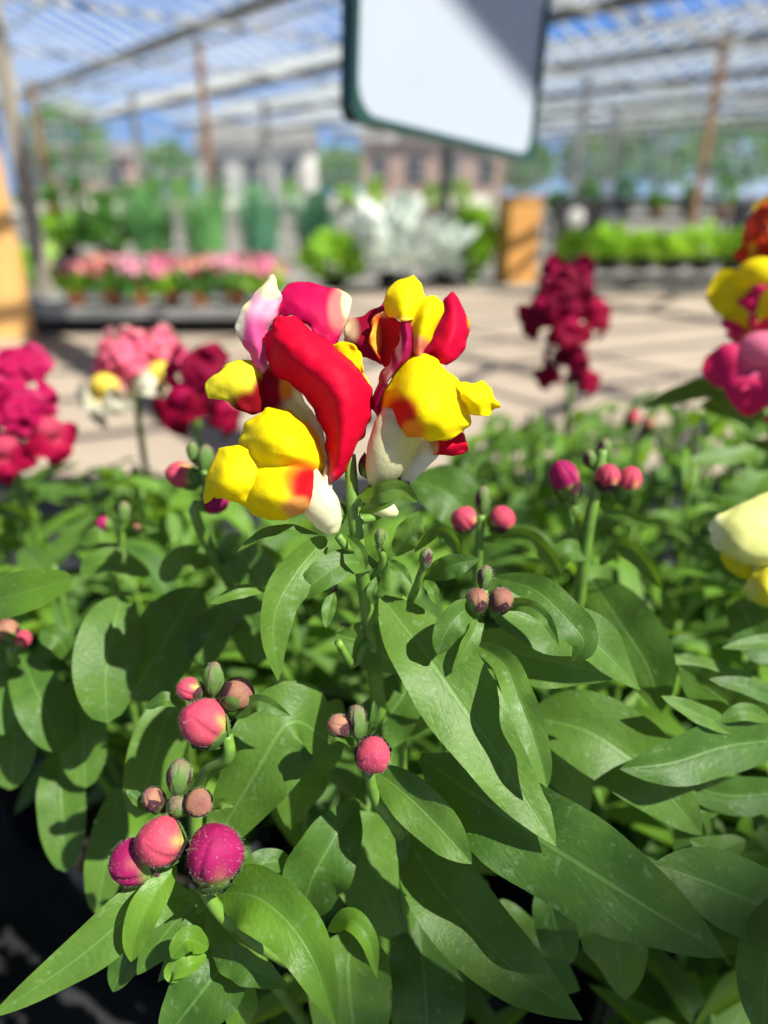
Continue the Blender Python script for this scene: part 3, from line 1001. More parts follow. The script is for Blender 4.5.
# a whole snapdragon flower for the plants behind: tube along +x, lips open at its end
def flower_meshes(cols, key, seed):
    R = random.Random(seed)
    up, uin, lip, pal, tube_c, edge = cols
    mm = .001
    out = {}
    g = MB()
    rings, cc = [], []
    for i in range(9):
        t = i / 8
        x = -2 + 22 * t
        ry, rz = lerp(4.2, 7.2, t), lerp(4.5, 9, t)
        zc = 1.5 * math.sin(t * 2) + (1.5 if t < .2 else 0) * -1
        rings.append([V((x, ry * math.cos(a * .314159), zc + rz * math.sin(a * .314159))) * mm for a in range(20)])
        cc.append([mixc(tube_c, up, sstep(.3, 1, t) * (.9 if math.sin(a * .314) > -.2 else .3)) for a in range(20)])
    rings.insert(0, [V((-3, 0, 0)) * mm] * 20)
    cc.insert(0, [tube_c] * 20)
    g.grid(rings, None, cc, wrap=True)
    out['flower'] = g
    for nm, sg_ in (('a', 1), ('b', -1)):
        g = MB()
        rows = [[(17, 1 * sg_, 8.5), (16, 5 * sg_, 9), (14, 8 * sg_, 5)],
                [(20, .5 * sg_, 14), (18, 8 * sg_, 14), (13, 12.5 * sg_, 8)],
                [(19, 1 * sg_, 20), (15, 10 * sg_, 20), (9, 16 * sg_, 13)],
                [(15, 2.5 * sg_, 26), (9, 11 * sg_, 27), (2, 18.5 * sg_, 19)],
                [(9, 5 * sg_, 30), (4, 13 * sg_, 33), (-2, 20 * sg_, 24)]]
        rr = [[V(q) for q in r] for r in rows]
        NR, NC = 17, 11
        mid = [[cr_pt(r, j / (NC - 1)) for j in range(NC)] for r in rr]
        pts, cl_ = [], []
        for i in range(NR):
            row, c2 = [], []
            for j in range(NC):
                p = cr_pt([mid[k][j] for k in range(5)], i / (NR - 1))
                p = p + V((1, .4 * sg_, 0)) * noise.noise(p * .20 + V((seed, sg_, 0))) * 6.0
                row.append(p * mm)
                e = max(i / (NR - 1), abs(2 * j / (NC - 1) - 1) * .8)
                c2.append(mixc(mixc(up, uin, .3 * R.random()), edge, sstep(.82, 1.0, e) * .8))
            pts.append(row); cl_.append(c2)
        g.grid(pts, None, cl_)
        out['u' + nm] = g
    g = MB()
    # palate: swollen cushion closing the mouth
    rows, cs = [], []
    for i in range(11):
        th = math.pi * i / 10
        rows.append([V((21 + 6.5 * math.sin(th) * math.cos(k * .3307 - 1.571), 8.2 * math.sin(th) * math.sin(k * .3307 - 1.571) * 1.0, 1.5 + 6.5 * math.cos(th))) * mm for k in range(20)])
        cs.append([pal] * 20)
    g.grid(rows, None, cs, wrap=True)
    for (y0, y1_, zz) in ((-4, -17, -8), (0, 0, -17), (4, 17, -8)):
        rows = []
        cx = .5 * (y0 + y1_)
        wv = 6.5
        ang = math.atan2(zz, y1_ if y1_ else .001)
        dy, dz = math.cos(ang), math.sin(ang)
        ln = math.hypot(y1_, zz)
        for i in range(7):
            t = i / 6
            wd = wv * (.8, 1.0, 1.15, 1.25, 1.1, .75, .2)[i] * (1 + .25 * noise.noise(V((i * 1.7, y1_, seed))))
            ccx = 22 + 6 * math.sin(t * 2.6) - 6 * t * t
            rows.append([V((ccx + (.8 + 1.8 * t) * math.cos(u * 5 + seed + i), dy * ln * t - dz * wd * u, -3 + dz * ln * t + dy * wd * u + 3 * t * (1 if zz > -10 else 0))) * mm for u in (-1, -.5, 0, .5, 1)])
        g.grid(rows, None, [[mixc(pal, lip, sstep(0, .4, i / 6))] * 5 for i in range(7)])
    out['lip'] = g
    return {k: v.link({'f': 'flower', 'u': 'upper_petal', 'l': 'lower_lip'}[k[0]], M['petal'], mesh_only=True) for k, v in out.items()}
KINDS = {
    'darkred': ((.17, .001, .022), (.34, .003, .06), (.22, .001, .022), (.34, .003, .05), (.22, .03, .06), (.36, .006, .06)),
    'magenta': ((.40, .004, .07), (.50, .02, .12), (.42, .004, .05), (.55, .06, .12), (.60, .25, .28), (.55, .05, .16)),
    'pink': ((.72, .07, .18), (.80, .20, .30), (.78, .16, .22), (.88, .66, .12), (.82, .74, .50), (.85, .30, .38)),
    'white': ((.78, .10, .20), (.84, .40, .40), (.86, .80, .62), (.90, .70, .10), (.84, .80, .58), (.86, .55, .45)),
    'rose': ((.72, .008, .09), (.80, .10, .26), (.74, .02, .13), (.80, .20, .32), (.75, .40, .35), (.85, .20, .34)),
    'fire': ((.50, .006, .015), (.85, .30, .03), (.92, .72, .01), (.92, .74, .01), (.80, .60, .20), (.93, .70, .02)),
}
FM = {k: [flower_meshes(v, k, i * 3 + j) for j in range(2)] for i, (k, v) in enumerate(KINDS.items())}
def flower(plant, px, py, d, face, kind, scale=1.0, roll=0.0, seed=0):
    """one open flower; face = (right, down, towards viewer) of its mouth"""
    ms = FM[kind][seed % 2]
    ax = cam_dir(*face)
    up = V((0, 0, 1)) - ax * ax.z
    up = up.normalized() if up.length > .1 else UPV.copy()
    up = Matrix.Rotation(roll, 3, ax) @ up
    sd = up.cross(ax)
    c = P(px, py, d / 1000) - ax * .012 * scale
    mt = Matrix((ax, sd, up)).transposed().to_4x4() * 1.0
    mt = Matrix.Translation(c - loc_of(plant)) @ mt @ Matrix.Diagonal((scale, scale, scale, 1))
    f = put('flower', ms['flower'], plant)
    f.matrix_basis = mt
    for k in ('ua', 'ub', 'lip'):
        put(ms[k].name.split('.')[0], ms[k], f)
    return f

# ------------------------------------------------------------------ bench and tray
r = empty('plant_bench', (0.03, .30, 0), 'low bench covered in black ground cloth under the snapdragon pots', 'bench')
g = MB(); g.box((.05, .45, BENCH - .022), (1.6, .96, .036)); part(g, 'bench_top', 'wood', r)
g = MB(); g.box((.05, .45, BENCH - .0035), (1.61, .97, .005)); part(g, 'ground_cloth', 'cloth', r)
for x in (-.70, .80):
    for y in (.02, .88):
        g = MB(); g.box((x, y, (BENCH - .04) / 2), (.05, .05, BENCH - .04)); part(g, 'leg', 'wood', r)

# ------------------------------------------------------------------ the plants
HERO = plant(0, .15, 'tall snapdragon in the middle with two open red and yellow flowers', 1, 6, (.09, .135), .20, .06, (.030, .046), 70)
RGTP = plant(.125, .14, 'snapdragon at the edge of the bench with one pale yellow flower', 2, 5, (.11, .16), .20, .05, (.03, .048), 60)
MIDP = plant(.107, .25, 'snapdragon with three pink budded stems behind the tall red and yellow one', 3, 6, (.13, .165), .215, .06)
LFTP = plant(-.107, .264, 'snapdragon with broad drooping leaves over the bare black corner of the bench', 4, 7, (.12, .17), .215, .07, (.038, .055), 98)
BUDP = plant(.0, .275, 'snapdragon with two plump pink buds beside the yellow lip of the big flower', 5, 7, (.13, .165), .225, .07, (.038, .055), 98)
MAGP = plant(-.20, .345, 'snapdragon crowded with deep magenta flowers at the edge of the bench', 6, 7, (.12, .16), .25, .07, (.040, .055), 98)
REDP = plant(-.085, .375, 'snapdragon with a single dark crimson flower beside the pink and white one', 7, 7, (.13, .165), .26, .07, (.040, .055), 98)
PNKP = plant(-.165, .46, 'snapdragon with bright pink, white and yellow flowers before the path', 8, 7, (.12, .165), .3, .07, (.040, .055), 98)
YELP = plant(.20, .33, 'snapdragon with a fire coloured flower above a rose pink one', 9, 6, (.14, .20), .25, .06)
DRKP = plant(.135, .49, 'snapdragon with a spike of very dark red flowers standing against the path', 10, 6, (.13, .18), .3, .06)
fill = [(.025, .375, 'flowerless snapdragon behind the big red and yellow flowers'), (.205, .235, 'flowerless snapdragon between the pale yellow flower and the fire coloured one'),
        (.115, .375, 'flowerless snapdragon in front of the dark red spike'), (-.245, .235, 'flowerless snapdragon in front of the deep magenta flowers'),
        (.03, .485, 'flowerless snapdragon beside the dark red spike, last before the path'), (.245, .46, 'tall leafy flowerless snapdragon behind the rose pink flower'),
        (-.06, .485, 'flowerless snapdragon behind the single dark crimson flower'), (.31, .36, 'flowerless snapdragon outermost beyond the rose pink flower'), (.305, .25, 'flowerless snapdragon outermost beside the pale yellow flower'),
        (.235, .13, 'flowerless snapdragon outermost in the front row'), (-.30, .42, 'flowerless snapdragon outermost behind the deep magenta flowers'),
        (.085, .59, 'flowerless snapdragon behind the dark red spike, at the back rim of the bench'), (.20, .575, 'leafy snapdragon without flowers at the back rim of the bench behind the pink rose one'),
        (.33, .52, 'leafy snapdragon without flowers at the back corner of the bench'), (.40, .41, 'snapdragon without flowers at the far end of the bench, beside its back corner'),
        (.41, .29, 'snapdragon without flowers at the far end of the bench, level with the pale yellow flower'), (-.02, .60, 'flowerless snapdragon at the back rim behind the big red and yellow flowers')]
for i, (x, y, lb) in enumerate(fill):
    plant(x, y, lb, 20 + i, 7, (.13, .185), .26, .065, (.034, .055), 98)

def base(pl, dx=0, dy=0):
    o = loc_of(pl)
    return (o.x + dx, o.y + dy, o.z + .072)

# ---- stems
stem(HERO, [(350, 455, 154), (353, 500, 153), (358, 545, 156), (366, 600, 163), (373, 660, 172), (380, 760, 190)], .0013, .0021, end=base(HERO))
stem(HERO, [(369, 772, 153), (376, 800, 157), (398, 832, 164), (405, 870, 176)], .0011, .0018, end=base(HERO, .01, -.01))
stem(HERO, [(193, 868, 151), (215, 906, 153), (245, 935, 157), (285, 958, 165), (320, 985, 180)], .0013, .0022, end=base(HERO, -.012, -.012))
stem(HERO, [(227, 735, 155), (228, 757, 156), (207, 772, 161), (197, 800, 166), (200, 860, 170), (235, 925, 168)], .0013, .0018, end=base(HERO, -.015, 0))
stem(HERO, [(484, 590, 155), (480, 612, 156), (468, 630, 163), (455, 670, 178)], .0010, .0016, end=base(HERO, .012, 0))
stem(HERO, [(378, 545, 155), (383, 560, 157), (373, 580, 162)], .0007, .0010)
stem(HERO, [(425, 562, 156), (418, 582, 159), (408, 612, 168), (402, 660, 180)], .0008, .0013, end=base(HERO, .008, .006))
stem(HERO, [(338, 642, 160), (352, 665, 166), (376, 690, 178)], .0009, .0013, end=base(HERO, -.006, .004))
stem(MIDP, [(481, 515, 196), (479, 545, 199), (476, 600, 210), (480, 660, 230)], .0012, .0018, end=base(MIDP, -.012, 0))
stem(MIDP, [(603, 450, 199), (597, 485, 199), (588, 530, 203), (579, 600, 213), (574, 680, 235)], .0014, .0022, end=base(MIDP))
stem(MIDP, [(566, 490, 200), (572, 520, 204), (584, 560, 207)], .0009, .0012)
stem(BUDP, [(203, 470, 200), (210, 505, 203), (216, 560, 212)], .0012, .0018, end=base(BUDP, -.01, 0))
stem(LFTP, [(125, 515, 232), (122, 550, 236), (118, 600, 245)], .0012, .0018, end=base(LFTP))
stem(LFTP, [(15, 640, 205), (30, 690, 222)], .0011, .0016, end=base(LFTP, -.01, -.01))

# ---- the big leaves of the tall plant
LV = [
 ([(382, 597, 164), (432, 662, 154), (498, 757, 147), (556, 846, 142)], 84, -14, .20, (.62, .66)),
 ([(420, 757, 164), (500, 812, 150), (612, 884, 140), (726, 957, 135)], 104, 12, .20, (.70, .66)),
 ([(408, 838, 172), (440, 890, 163), (505, 962, 154), (582, 1020, 149)], 78, -8, .24, (.62, .70)),
 ([(368, 766, 160), (405, 793, 154), (442, 830, 149), (472, 864, 146)], 48, 10, .22, (.70, .62)),
 ([(474, 643, 160), (504, 664, 150), (519, 700, 144), (536, 745, 141), (547, 788, 140)], 31, -10, .30, (.5, .40)),
 ([(357, 801, 172), (332, 842, 165), (312, 880, 164), (300, 922, 170)], 66, -12, .30, (.75, .55)),
 ([(212, 893, 157), (258, 897, 148), (306, 945, 142), (338, 1030, 139)], 62, 12, .26, (.55, .70), 1),
 ([(330, 742, 176), (292, 722, 167), (255, 775, 164), (205, 862, 168)], 88, 8, .10, (.55, .60)),
 ([(326, 538, 156), (296, 572, 150), (274, 618, 147), (278, 681, 149)], 44, -24, .26, (.50, .62)),
 ([(378, 564, 160), (345, 563, 153), (315, 582, 150), (294, 600, 151)], 32, 15, .22, (.62, .62)),
 ([(266, 590, 166), (240, 592, 161), (210, 604, 160)], 15, 25, .20, (.7, .6)),
 ([(318, 534, 155), (286, 529, 150), (258, 537, 148), (237, 552, 148)], 13, 40, .20, (.7, .7)),
 ([(334, 592, 155), (329, 608, 153), (326, 628, 152)], 14, 0, .25, (.7, .6)),
 ([(336, 634, 164), (370, 645, 168), (404, 672, 172)], 48, 18, .22, (.65, .6)),
 ([(462, 640, 172), (515, 652, 170), (565, 664, 168), (619, 677, 166)], 56, 14, .22, (.62, .72)),
 ([(486, 600, 168), (530, 620, 168), (590, 640, 166), (640, 690, 168)], 66, -30, .20, (.6, .7)),
 ([(493, 577, 166), (535, 590, 158), (568, 620, 153), (584, 643, 152), (573, 662, 154)], 38, -18, .22, (.62, .62)),
 ([(490, 612, 158), (520, 604, 152), (545, 618, 149), (559, 645, 150)], 15, 10, .24, (.7, .7)),
 ([(480, 606, 157), (461, 613, 151), (446, 632, 149), (438, 655, 150)], 30, -15, .22, (.62, .5)),
 ([(482, 612, 156), (470, 640, 152), (452, 672, 151)], 18, -25, .28, (.75, .75)),
 ([(396, 556, 157), (408, 533, 153), (419, 511, 152)], 28, 20, .25, (.7, .6)),
 ([(414, 552, 162), (436, 531, 158), (453, 540, 157), (459, 560, 158)], 17, 30, .25, (.7, .6)),
 ([(426, 577, 163), (450, 566, 158), (479, 559, 158)], 24, 10, .22, (.62, .62)),
 ([(388, 560, 158), (400, 570, 154), (412, 585, 153)], 12, -10, .25, (.7, .6)),
 ([(425, 580, 160), (432, 590, 157), (436, 604, 157)], 13, -20, .25, (.7, .6)),
 ([(380, 575, 160), (372, 590, 157), (374, 606, 158)], 10, 10, .2, (.7, .6)),
 # front left shoot
 ([(188, 893, 156), (140, 908, 150), (78, 958, 145), (-10, 1018, 140)], 50, -8, .18, (.48, .62)),
 ([(176, 866, 150), (154, 896, 146), (138, 928, 144), (131, 962, 145)], 33, 8, .26, (.62, .60), 1),
 ([(196, 903, 160), (168, 930, 157), (137, 975, 155)], 36, -12, .20, (.7, .66)),
 ([(205, 912, 163), (185, 945, 161), (158, 982, 160)], 24, 12, .20, (.7, .7)),
 ([(145, 930, 166), (128, 955, 163), (113, 992, 162)], 34, 10, .2, (.7, .6)),
 ([(208, 948, 152), (188, 940, 148), (171, 958, 147)], 24, 10, .3, (.6, .5), 1),
 ([(206, 955, 152), (190, 965, 148), (172, 972, 148), (180, 980, 149)], 18, 10, .3, (.6, .5), 1),
 ([(230, 955, 157), (208, 985, 152), (160, 1045, 148)], 74, 10, .22, (.6, .6)),
 ([(232, 965, 160), (240, 1000, 156), (236, 1050, 155)], 34, -25, .22, (.6, .6), 1),
 ([(212, 950, 154), (245, 966, 149), (289, 986, 147)], 32, 20, .22, (.6, .66)),
 ([(328, 930, 164), (350, 920, 158), (368, 940, 155), (377, 978, 156)], 22, -12, .28, (.6, .7), 1),
 ([(293, 862, 166), (262, 864, 162), (232, 890, 160)], 26, 12, .24, (.65, .6)),
 ([(352, 930, 178), (350, 985, 170), (362, 1085, 165)], 88, 10, .20, (.6, .6)),
 ([(418, 920, 187), (425, 990, 178), (430, 1095, 174)], 78, -10, .20, (.6, .6)),
 ([(342, 815, 190), (372, 865, 184), (408, 945, 184)], 84, -10, .18, (.6, .6)),
 ([(545, 880, 184), (556, 925, 179), (567, 966, 178)], 42, 12, .24, (.6, .5)),
 ([(398, 814, 168), (402, 842, 165), (403, 872, 166)], 13, 10, .2, (.7, .6)),
 ([(340, 700, 186), (305, 760, 182), (290, 830, 184)], 62, -20, .2, (.6, .6)),
 ([(420, 670, 186), (390, 715, 182), (352, 752, 182)], 60, 20, .18, (.6, .6)),
 ([(392, 735, 190), (430, 700, 184), (470, 690, 184)], 50, 20, .18, (.6, .6)),
 ([(560, 880, 190), (610, 925, 184), (625, 1000, 182)], 70, 18, .2, (.6, .6)),
 ([(500, 900, 196), (520, 950, 190), (580, 990, 186)], 60, -18, .2, (.6, .6)),
 # small leaves round the bud clusters
 ([(366, 738, 153), (374, 720, 151), (374, 700, 151)], 9, 10, .25, (.7, .6)),
 ([(355, 745, 154), (338, 735, 150), (328, 744, 150)], 13, 20, .25, (.7, .6)),
 ([(150, 812, 153), (138, 800, 151), (126, 790, 151)], 13, 20, .25, (.7, .6)),
 ([(205, 812, 153), (220, 803, 151), (234, 806, 151)], 11, 20, .25, (.7, .6)),
 ([(236, 718, 156), (258, 702, 153), (291, 716, 154)], 18, 15, .28, (.6, .7)),
 ([(180, 705, 158), (165, 700, 156), (145, 708, 157)], 16, 30, .25, (.7, .6)),
]
for q in LV:
    leaf(HERO, q[0], q[1], q[2], q[3], (q[4][0] + .10, q[4][1] + .22), .085, 'young' if len(q) > 5 else 'leaf')
for q in [([(592, 580, 214), (618, 618, 205), (648, 665, 198), (661, 713, 195)], 66, 10, .16, (.60, .66)),
          ([(600, 565, 208), (618, 545, 203), (642, 560, 202), (662, 590, 206)], 22, 25, .22, (.6, .6)),
          ([(590, 555, 206), (566, 552, 202), (548, 575, 204)], 24, 20, .22, (.6, .6)),
          ([(596, 500, 203), (625, 515, 200), (650, 525, 202)], 18, 20, .22, (.6, .6)),
          ([(480, 540, 202), (520, 535, 198), (545, 550, 198), (562, 575, 202)], 20, 25, .25, (.6, .6)),
          ([(478, 530, 225), (450, 495, 222), (410, 478, 226)], 56, 15, .18, (.6, .6)),
          ([(575, 600, 216), (600, 620, 212), (632, 618, 212)], 18, 15, .22, (.6, .6)),
          ([(528, 716, 192), (590, 732, 184), (650, 775, 180), (702, 835, 180)], 84, -12, .22, (.6, .66)),
          ([(520, 705, 196), (560, 760, 190), (590, 810, 190)], 44, 10, .22, (.6, .66))]:
    leaf(MIDP, q[0], q[1], q[2], q[3], (q[4][0] + .08, q[4][1] + .18), .05)
for q in [([(800, 738, 186), (730, 745, 178), (672, 762, 172), (620, 769, 170)], 54, -14, .20, (.60, .70)),
          ([(840, 935, 152), (760, 905, 144), (702, 880, 141), (654, 864, 142)], 74, 8, .18, (.60, .66)),
          ([(800, 885, 144), (768, 960, 136), (764, 1045, 132)], 56, 10, .18, (.6, .6)),
          ([(738, 732, 180), (700, 715, 176), (661, 696, 175)], 22, 25, .22, (.6, .66)),
          ([(772, 735, 196), (725, 700, 190), (678, 665, 190)], 56, -16, .22, (.6, .66)),
          ([(800, 708, 216), (725, 675, 210), (655, 652, 212)], 22, 20, .2, (.6, .6)),
          ([(810, 645, 196), (768, 642, 191), (722, 648, 190)], 16, 20, .2, (.6, .6)),
          ([(800, 712, 186), (755, 690, 182), (709, 679, 182)], 20, 25, .2, (.6, .6)),
          ([(705, 803, 192), (665, 785, 186), (630, 770, 186)], 30, 20, .2, (.6, .6)),
          ([(800, 790, 190), (730, 795, 185), (675, 780, 184)], 38, -14, .22, (.6, .66)),
          ([(720, 806, 186), (705, 812, 184), (680, 812, 183)], 15, 20, .2, (.6, .6)),
          ([(770, 720, 182), (745, 712, 178), (718, 722, 178)], 18, 10, .2, (.6, .6)),
          ([(790, 650, 208), (762, 645, 205), (745, 615, 206), (738, 600, 210)], 40, 10, .2, (.6, .6)),
          ([(745, 840, 190), (715, 850, 186), (690, 840, 186)], 26, 10, .2, (.6, .6)),
          ([(700, 820, 196), (690, 850, 192), (710, 890, 190)], 30, 10, .2, (.6, .6))]:
    leaf(RGTP, q[0], q[1], q[2], q[3], (q[4][0] + .08, q[4][1] + .18), .05)
for q in [([(122, 597, 200), (113, 630, 192), (106, 672, 187), (107, 723, 186)], 66, -8, .14, (.55, .5)),
          ([(196, 588, 208), (176, 622, 202), (152, 664, 197), (128, 698, 197)], 70, 12, .14, (.55, .55)),
          ([(-40, 606, 196), (8, 596, 184), (74, 578, 180)], 44, -8, .16, (.55, .55), .03, 'young'),
          ([(20, 655, 215), (36, 690, 206), (50, 722, 202), (64, 750, 202)], 52, -14, .18, (.55, .55)),
          ([(76, 676, 216), (82, 730, 208), (86, 788, 206)], 48, 10, .16, (.6, .55)),
          ([(60, 745, 216), (62, 800, 208), (66, 872, 204)], 46, 12, .18, (.6, .55)),
          ([(176, 688, 198), (158, 745, 191), (136, 818, 190)], 54, -10, .14, (.6, .55)),
          ([(118, 788, 208), (108, 850, 199), (97, 914, 196)], 40, 16, .18, (.6, .55)),
          ([(228, 605, 204), (210, 635, 200), (197, 664, 198)], 40, 14, .16, (.6, .5)),
          ([(70, 660, 210), (60, 640, 206), (40, 632, 206)], 26, 10, .2, (.6, .5)),
          ([(10, 700, 222), (14, 740, 216), (10, 790, 214)], 44, 14, .16, (.6, .55)),
          ([(-20, 640, 214), (-5, 680, 208), (4, 735, 206)], 40, 10, .16, (.6, .55)),
          ([(150, 575, 222), (110, 560, 216), (80, 572, 216)], 26, 20, .2, (.6, .55))]:
    leaf(LFTP, *q)
for q in [([(215, 545, 215), (245, 560, 208), (275, 600, 210)], 44, 15, .18, (.6, .55)),
          ([(216, 555, 218), (250, 555, 212), (285, 565, 214)], 30, 20, .2, (.6, .55)),
          ([(212, 560, 216), (185, 560, 212), (160, 580, 213)], 30, 20, .2, (.6, .55)),
          ([(222, 600, 222), (250, 620, 214), (258, 665, 214)], 46, 10, .2, (.6, .55))]:
    leaf(BUDP, *q)

for q in [([(790, 385, 330), (735, 386, 322), (690, 392, 318), (640, 408, 318)], 24, 25, .2, (.6, .7)),
          ([(770, 430, 330), (740, 410, 322), (700, 405, 318)], 26, 15, .2, (.6, .6)),
          ([(770, 470, 300), (752, 490, 294), (735, 520, 294)], 40, 15, .2, (.6, .6)),
          ([(775, 440, 300), (735, 455, 292), (690, 460, 290)], 20, 25, .2, (.6, .6))]:
    leaf(YELP, *q)

# ---- buds
bud(HERO, 137, 862, 150, 58, 48, (-.85, .05, .25), 'magenta', 'pgpgg', 200, .3)
bud(HERO, 160, 842, 147, 52, 50, (-.45, -.35, .70), 'pink', 'pgppg', 220, .42)
bud(HERO, 214, 856, 147, 72, 58, (.12, -.9, .30), 'magenta', 'gpggp', 240, .34)
bud(HERO, 179, 776, 149, 38, 24, (.05, -1, .1), 'green', 'gpggp', 160, .8)
bud(HERO, 154, 800, 150, 30, 22, (-.4, -.7, .3), 'peach', 'pppgp', 140, .8)
bud(HERO, 198, 802, 148, 30, 28, (.35, -.3, .7), 'peach', 'pppgp', 150, .75)
bud(HERO, 178, 806, 149, 32, 22, (0, -.6, .7), 'green', 'ggggg', 120, .9)
bud(HERO, 204, 724, 154, 60, 48, (-.40, -.55, .60), 'pink', 'ggpgg', 220, .45)
bud(HERO, 190, 690, 156, 30, 24, (-.7, -.3, .4), 'pink', 'pgppg', 130, .5)
bud(HERO, 214, 678, 156, 36, 22, (.05, -1, .1), 'green', 'ggggg', 150, .9)
bud(HERO, 237, 694, 155, 40, 32, (.7, -.5, .3), 'peach', 'gpggp', 150, .75)
bud(HERO, 373, 754, 149, 42, 37, (.15, -.1, .95), 'pink', 'pgppp', 200, .55)
bud(HERO, 340, 726, 151, 30, 22, (-.7, -.3, .4), 'peach', 'pppgp', 140, .7)
bud(HERO, 357, 721, 151, 36, 20, (-.1, -1, .1), 'green', 'gpggp', 150, .85)
bud(HERO, 477, 601, 153, 30, 23, (-.1, -.85, .4), 'peach', 'pgppg', 150, .75)
bud(HERO, 500, 601, 153, 32, 24, (.35, -.8, .4), 'peach', 'pppgp', 150, .75)
bud(HERO, 485, 577, 154, 26, 15, (.1, -1, .1), 'green', 'gpggp', 110, .85)
bud(HERO, 380, 537, 154, 18, 11, (0, -1, .1), 'green', 'gpgpg', 70, .85)
bud(HERO, 426, 558, 155, 22, 13, (.1, -1, .1), 'green', 'ppgpg', 80, .85)
bud(HERO, 333, 588, 158, 14, 10, (0, -1, .1), 'green', 'ppgpg', 50, .85)
bud(MIDP, 464, 520, 195, 30, 27, (-.45, -.55, .6), 'pink', 'pgppg', 90, .5)
bud(MIDP, 501, 519, 195, 30, 27, (.45, -.65, .5), 'pink', 'pgppg', 90, .5)
bud(MIDP, 483, 500, 196, 30, 15, (0, -1, .1), 'green', 'gpggp', 70, .85)
bud(MIDP, 565, 480, 199, 46, 30, (-.45, -.85, .3), 'magenta', 'pgppg', 90, .45)
bud(MIDP, 607, 478, 197, 32, 25, (.1, -.8, .5), 'pink', 'pppgp', 90, .5)
bud(MIDP, 628, 482, 199, 36, 25, (.3, -.9, .3), 'pink', 'gggpg', 90, .4)
bud(MIDP, 604, 450, 200, 26, 15, (.2, -1, .1), 'green', 'gpggp', 60, .85)
bud(MIDP, 590, 459, 200, 20, 14, (-.3, -1, .1), 'green', 'gpggp', 50, .85)
bud(BUDP, 183, 476, 200, 38, 27, (-.85, -.25, .3), 'pink', 'ggpgg', 80, .4)
bud(BUDP, 215, 500, 202, 40, 28, (.3, .3, .6), 'magenta', 'pgggp', 80, .4)
bud(BUDP, 205, 458, 200, 30, 16, (.1, -1, .1), 'green', 'ggggg', 60, .85)
bud(BUDP, 193, 452, 204, 24, 12, (-.2, -1, .1), 'green', 'ggggg', 50, .85)
bud(LFTP, 104, 524, 232, 18, 15, (-.7, -.2, .4), 'magenta', 'ggggp', 0, .5)
bud(LFTP, 124, 512, 232, 24, 13, (0, -1, .1), 'green', 'ggggg', 0, .8)
bud(LFTP, 138, 526, 232, 20, 14, (.6, -.5, .4), 'peach', 'ggggp', 0, .7)
bud(LFTP, 8, 632, 203, 30, 22, (-.3, -.8, .3), 'peach', 'gpggp', 50, .6)
bud(LFTP, 22, 640, 204, 26, 18, (.5, -.6, .3), 'pink', 'gpggp', 50, .6)
leaf(LFTP, [(122, 535, 236), (140, 525, 230), (160, 530, 231)], 16, 20, .25)
leaf(LFTP, [(120, 540, 236), (100, 535, 230), (82, 545, 231)], 18, 20, .25)

# ---- the left open flower
def petal(par, name, patches, th=.00035, d0=150):
    g = MB()
    for i, (rows, cf) in enumerate(patches):
        patch(g, rows, cf, d0, seed=i + len(name))
    return shift(g, par if par.parent is None else par.parent).link(name, M['petal'], par, solid=th)
def tube_part(plant, name, rings, cf, par=None):
    """corolla tube through rings of (px, py, depth mm, radius px)"""
    g = MB()
    pts = [P(x, y, d / 1000) for x, y, d, r_ in rings]
    g.tube(pts, [r_ / FPX * d / 1000 for x, y, d, r_ in rings], 18, 20)
    g.col = [cf(*proj(V(v))[:2]) for v in g.v]
    return shift(g, plant).link(name, M['petal'], par or plant)
F1 = tube_part(HERO, 'flower', [(300, 468, 151, 14), (312, 492, 151, 19), (322, 508, 151, 19), (330, 524, 152, 13), (334, 534, 152, 5)],
               blobs((.80, .76, .48), (318, 470, 26, 16, CREAM), (342, 535, 10, 10, (.60, .66, .30))))
petal(F1, 'upper_petal', [
    ([[(267, 336, 3), (271, 325, 0), (280, 317, 0), (292, 316, 3)],
      [(268, 356, 3), (283, 345, -4), (302, 334, -3), (316, 333, 4)],
      [(275, 374, 4), (299, 362, -5), (325, 353, -4), (341, 353, 4)],
      [(294, 386, 4), (319, 378, -6), (345, 371, -5), (359, 371, 4)],
      [(311, 404, 4), (335, 399, -6), (358, 394, -4), (371, 391, 4)],
      [(322, 428, 4), (340, 424, -5), (359, 420, -3), (371, 412, 4)],
      [(328, 450, 3), (339, 449, -4), (352, 446, -2), (360, 440, 4)],
      [(328, 470, 2), (335, 469, -2), (342, 468, -1), (348, 466, 3)],
      [(325, 485, 1), (328, 484, 0), (330, 483, 0), (333, 481, 2)]], blobs(CRIM, (328, 480, 7, 30, (.62, .10, .14))))])
petal(F1, 'throat', [
    ([[(263, 361, 6), (270, 366, 7), (278, 374, 5)],
      [(263, 386, 6), (280, 388, 7), (297, 390, 5)],
      [(267, 413, 4), (291, 412, 8), (320, 425, 5)],
      [(280, 440, 4), (305, 445, 7), (331, 455, 4)],
      [(306, 486, 2), (318, 486, 3), (331, 484, 3)]],
     blobs(CREAM, (268, 390, 20, 32, (.40, .006, .03)), (287, 389, 9, 14, OR), (315, 440, 14, 30, (.84, .66, .48))))])
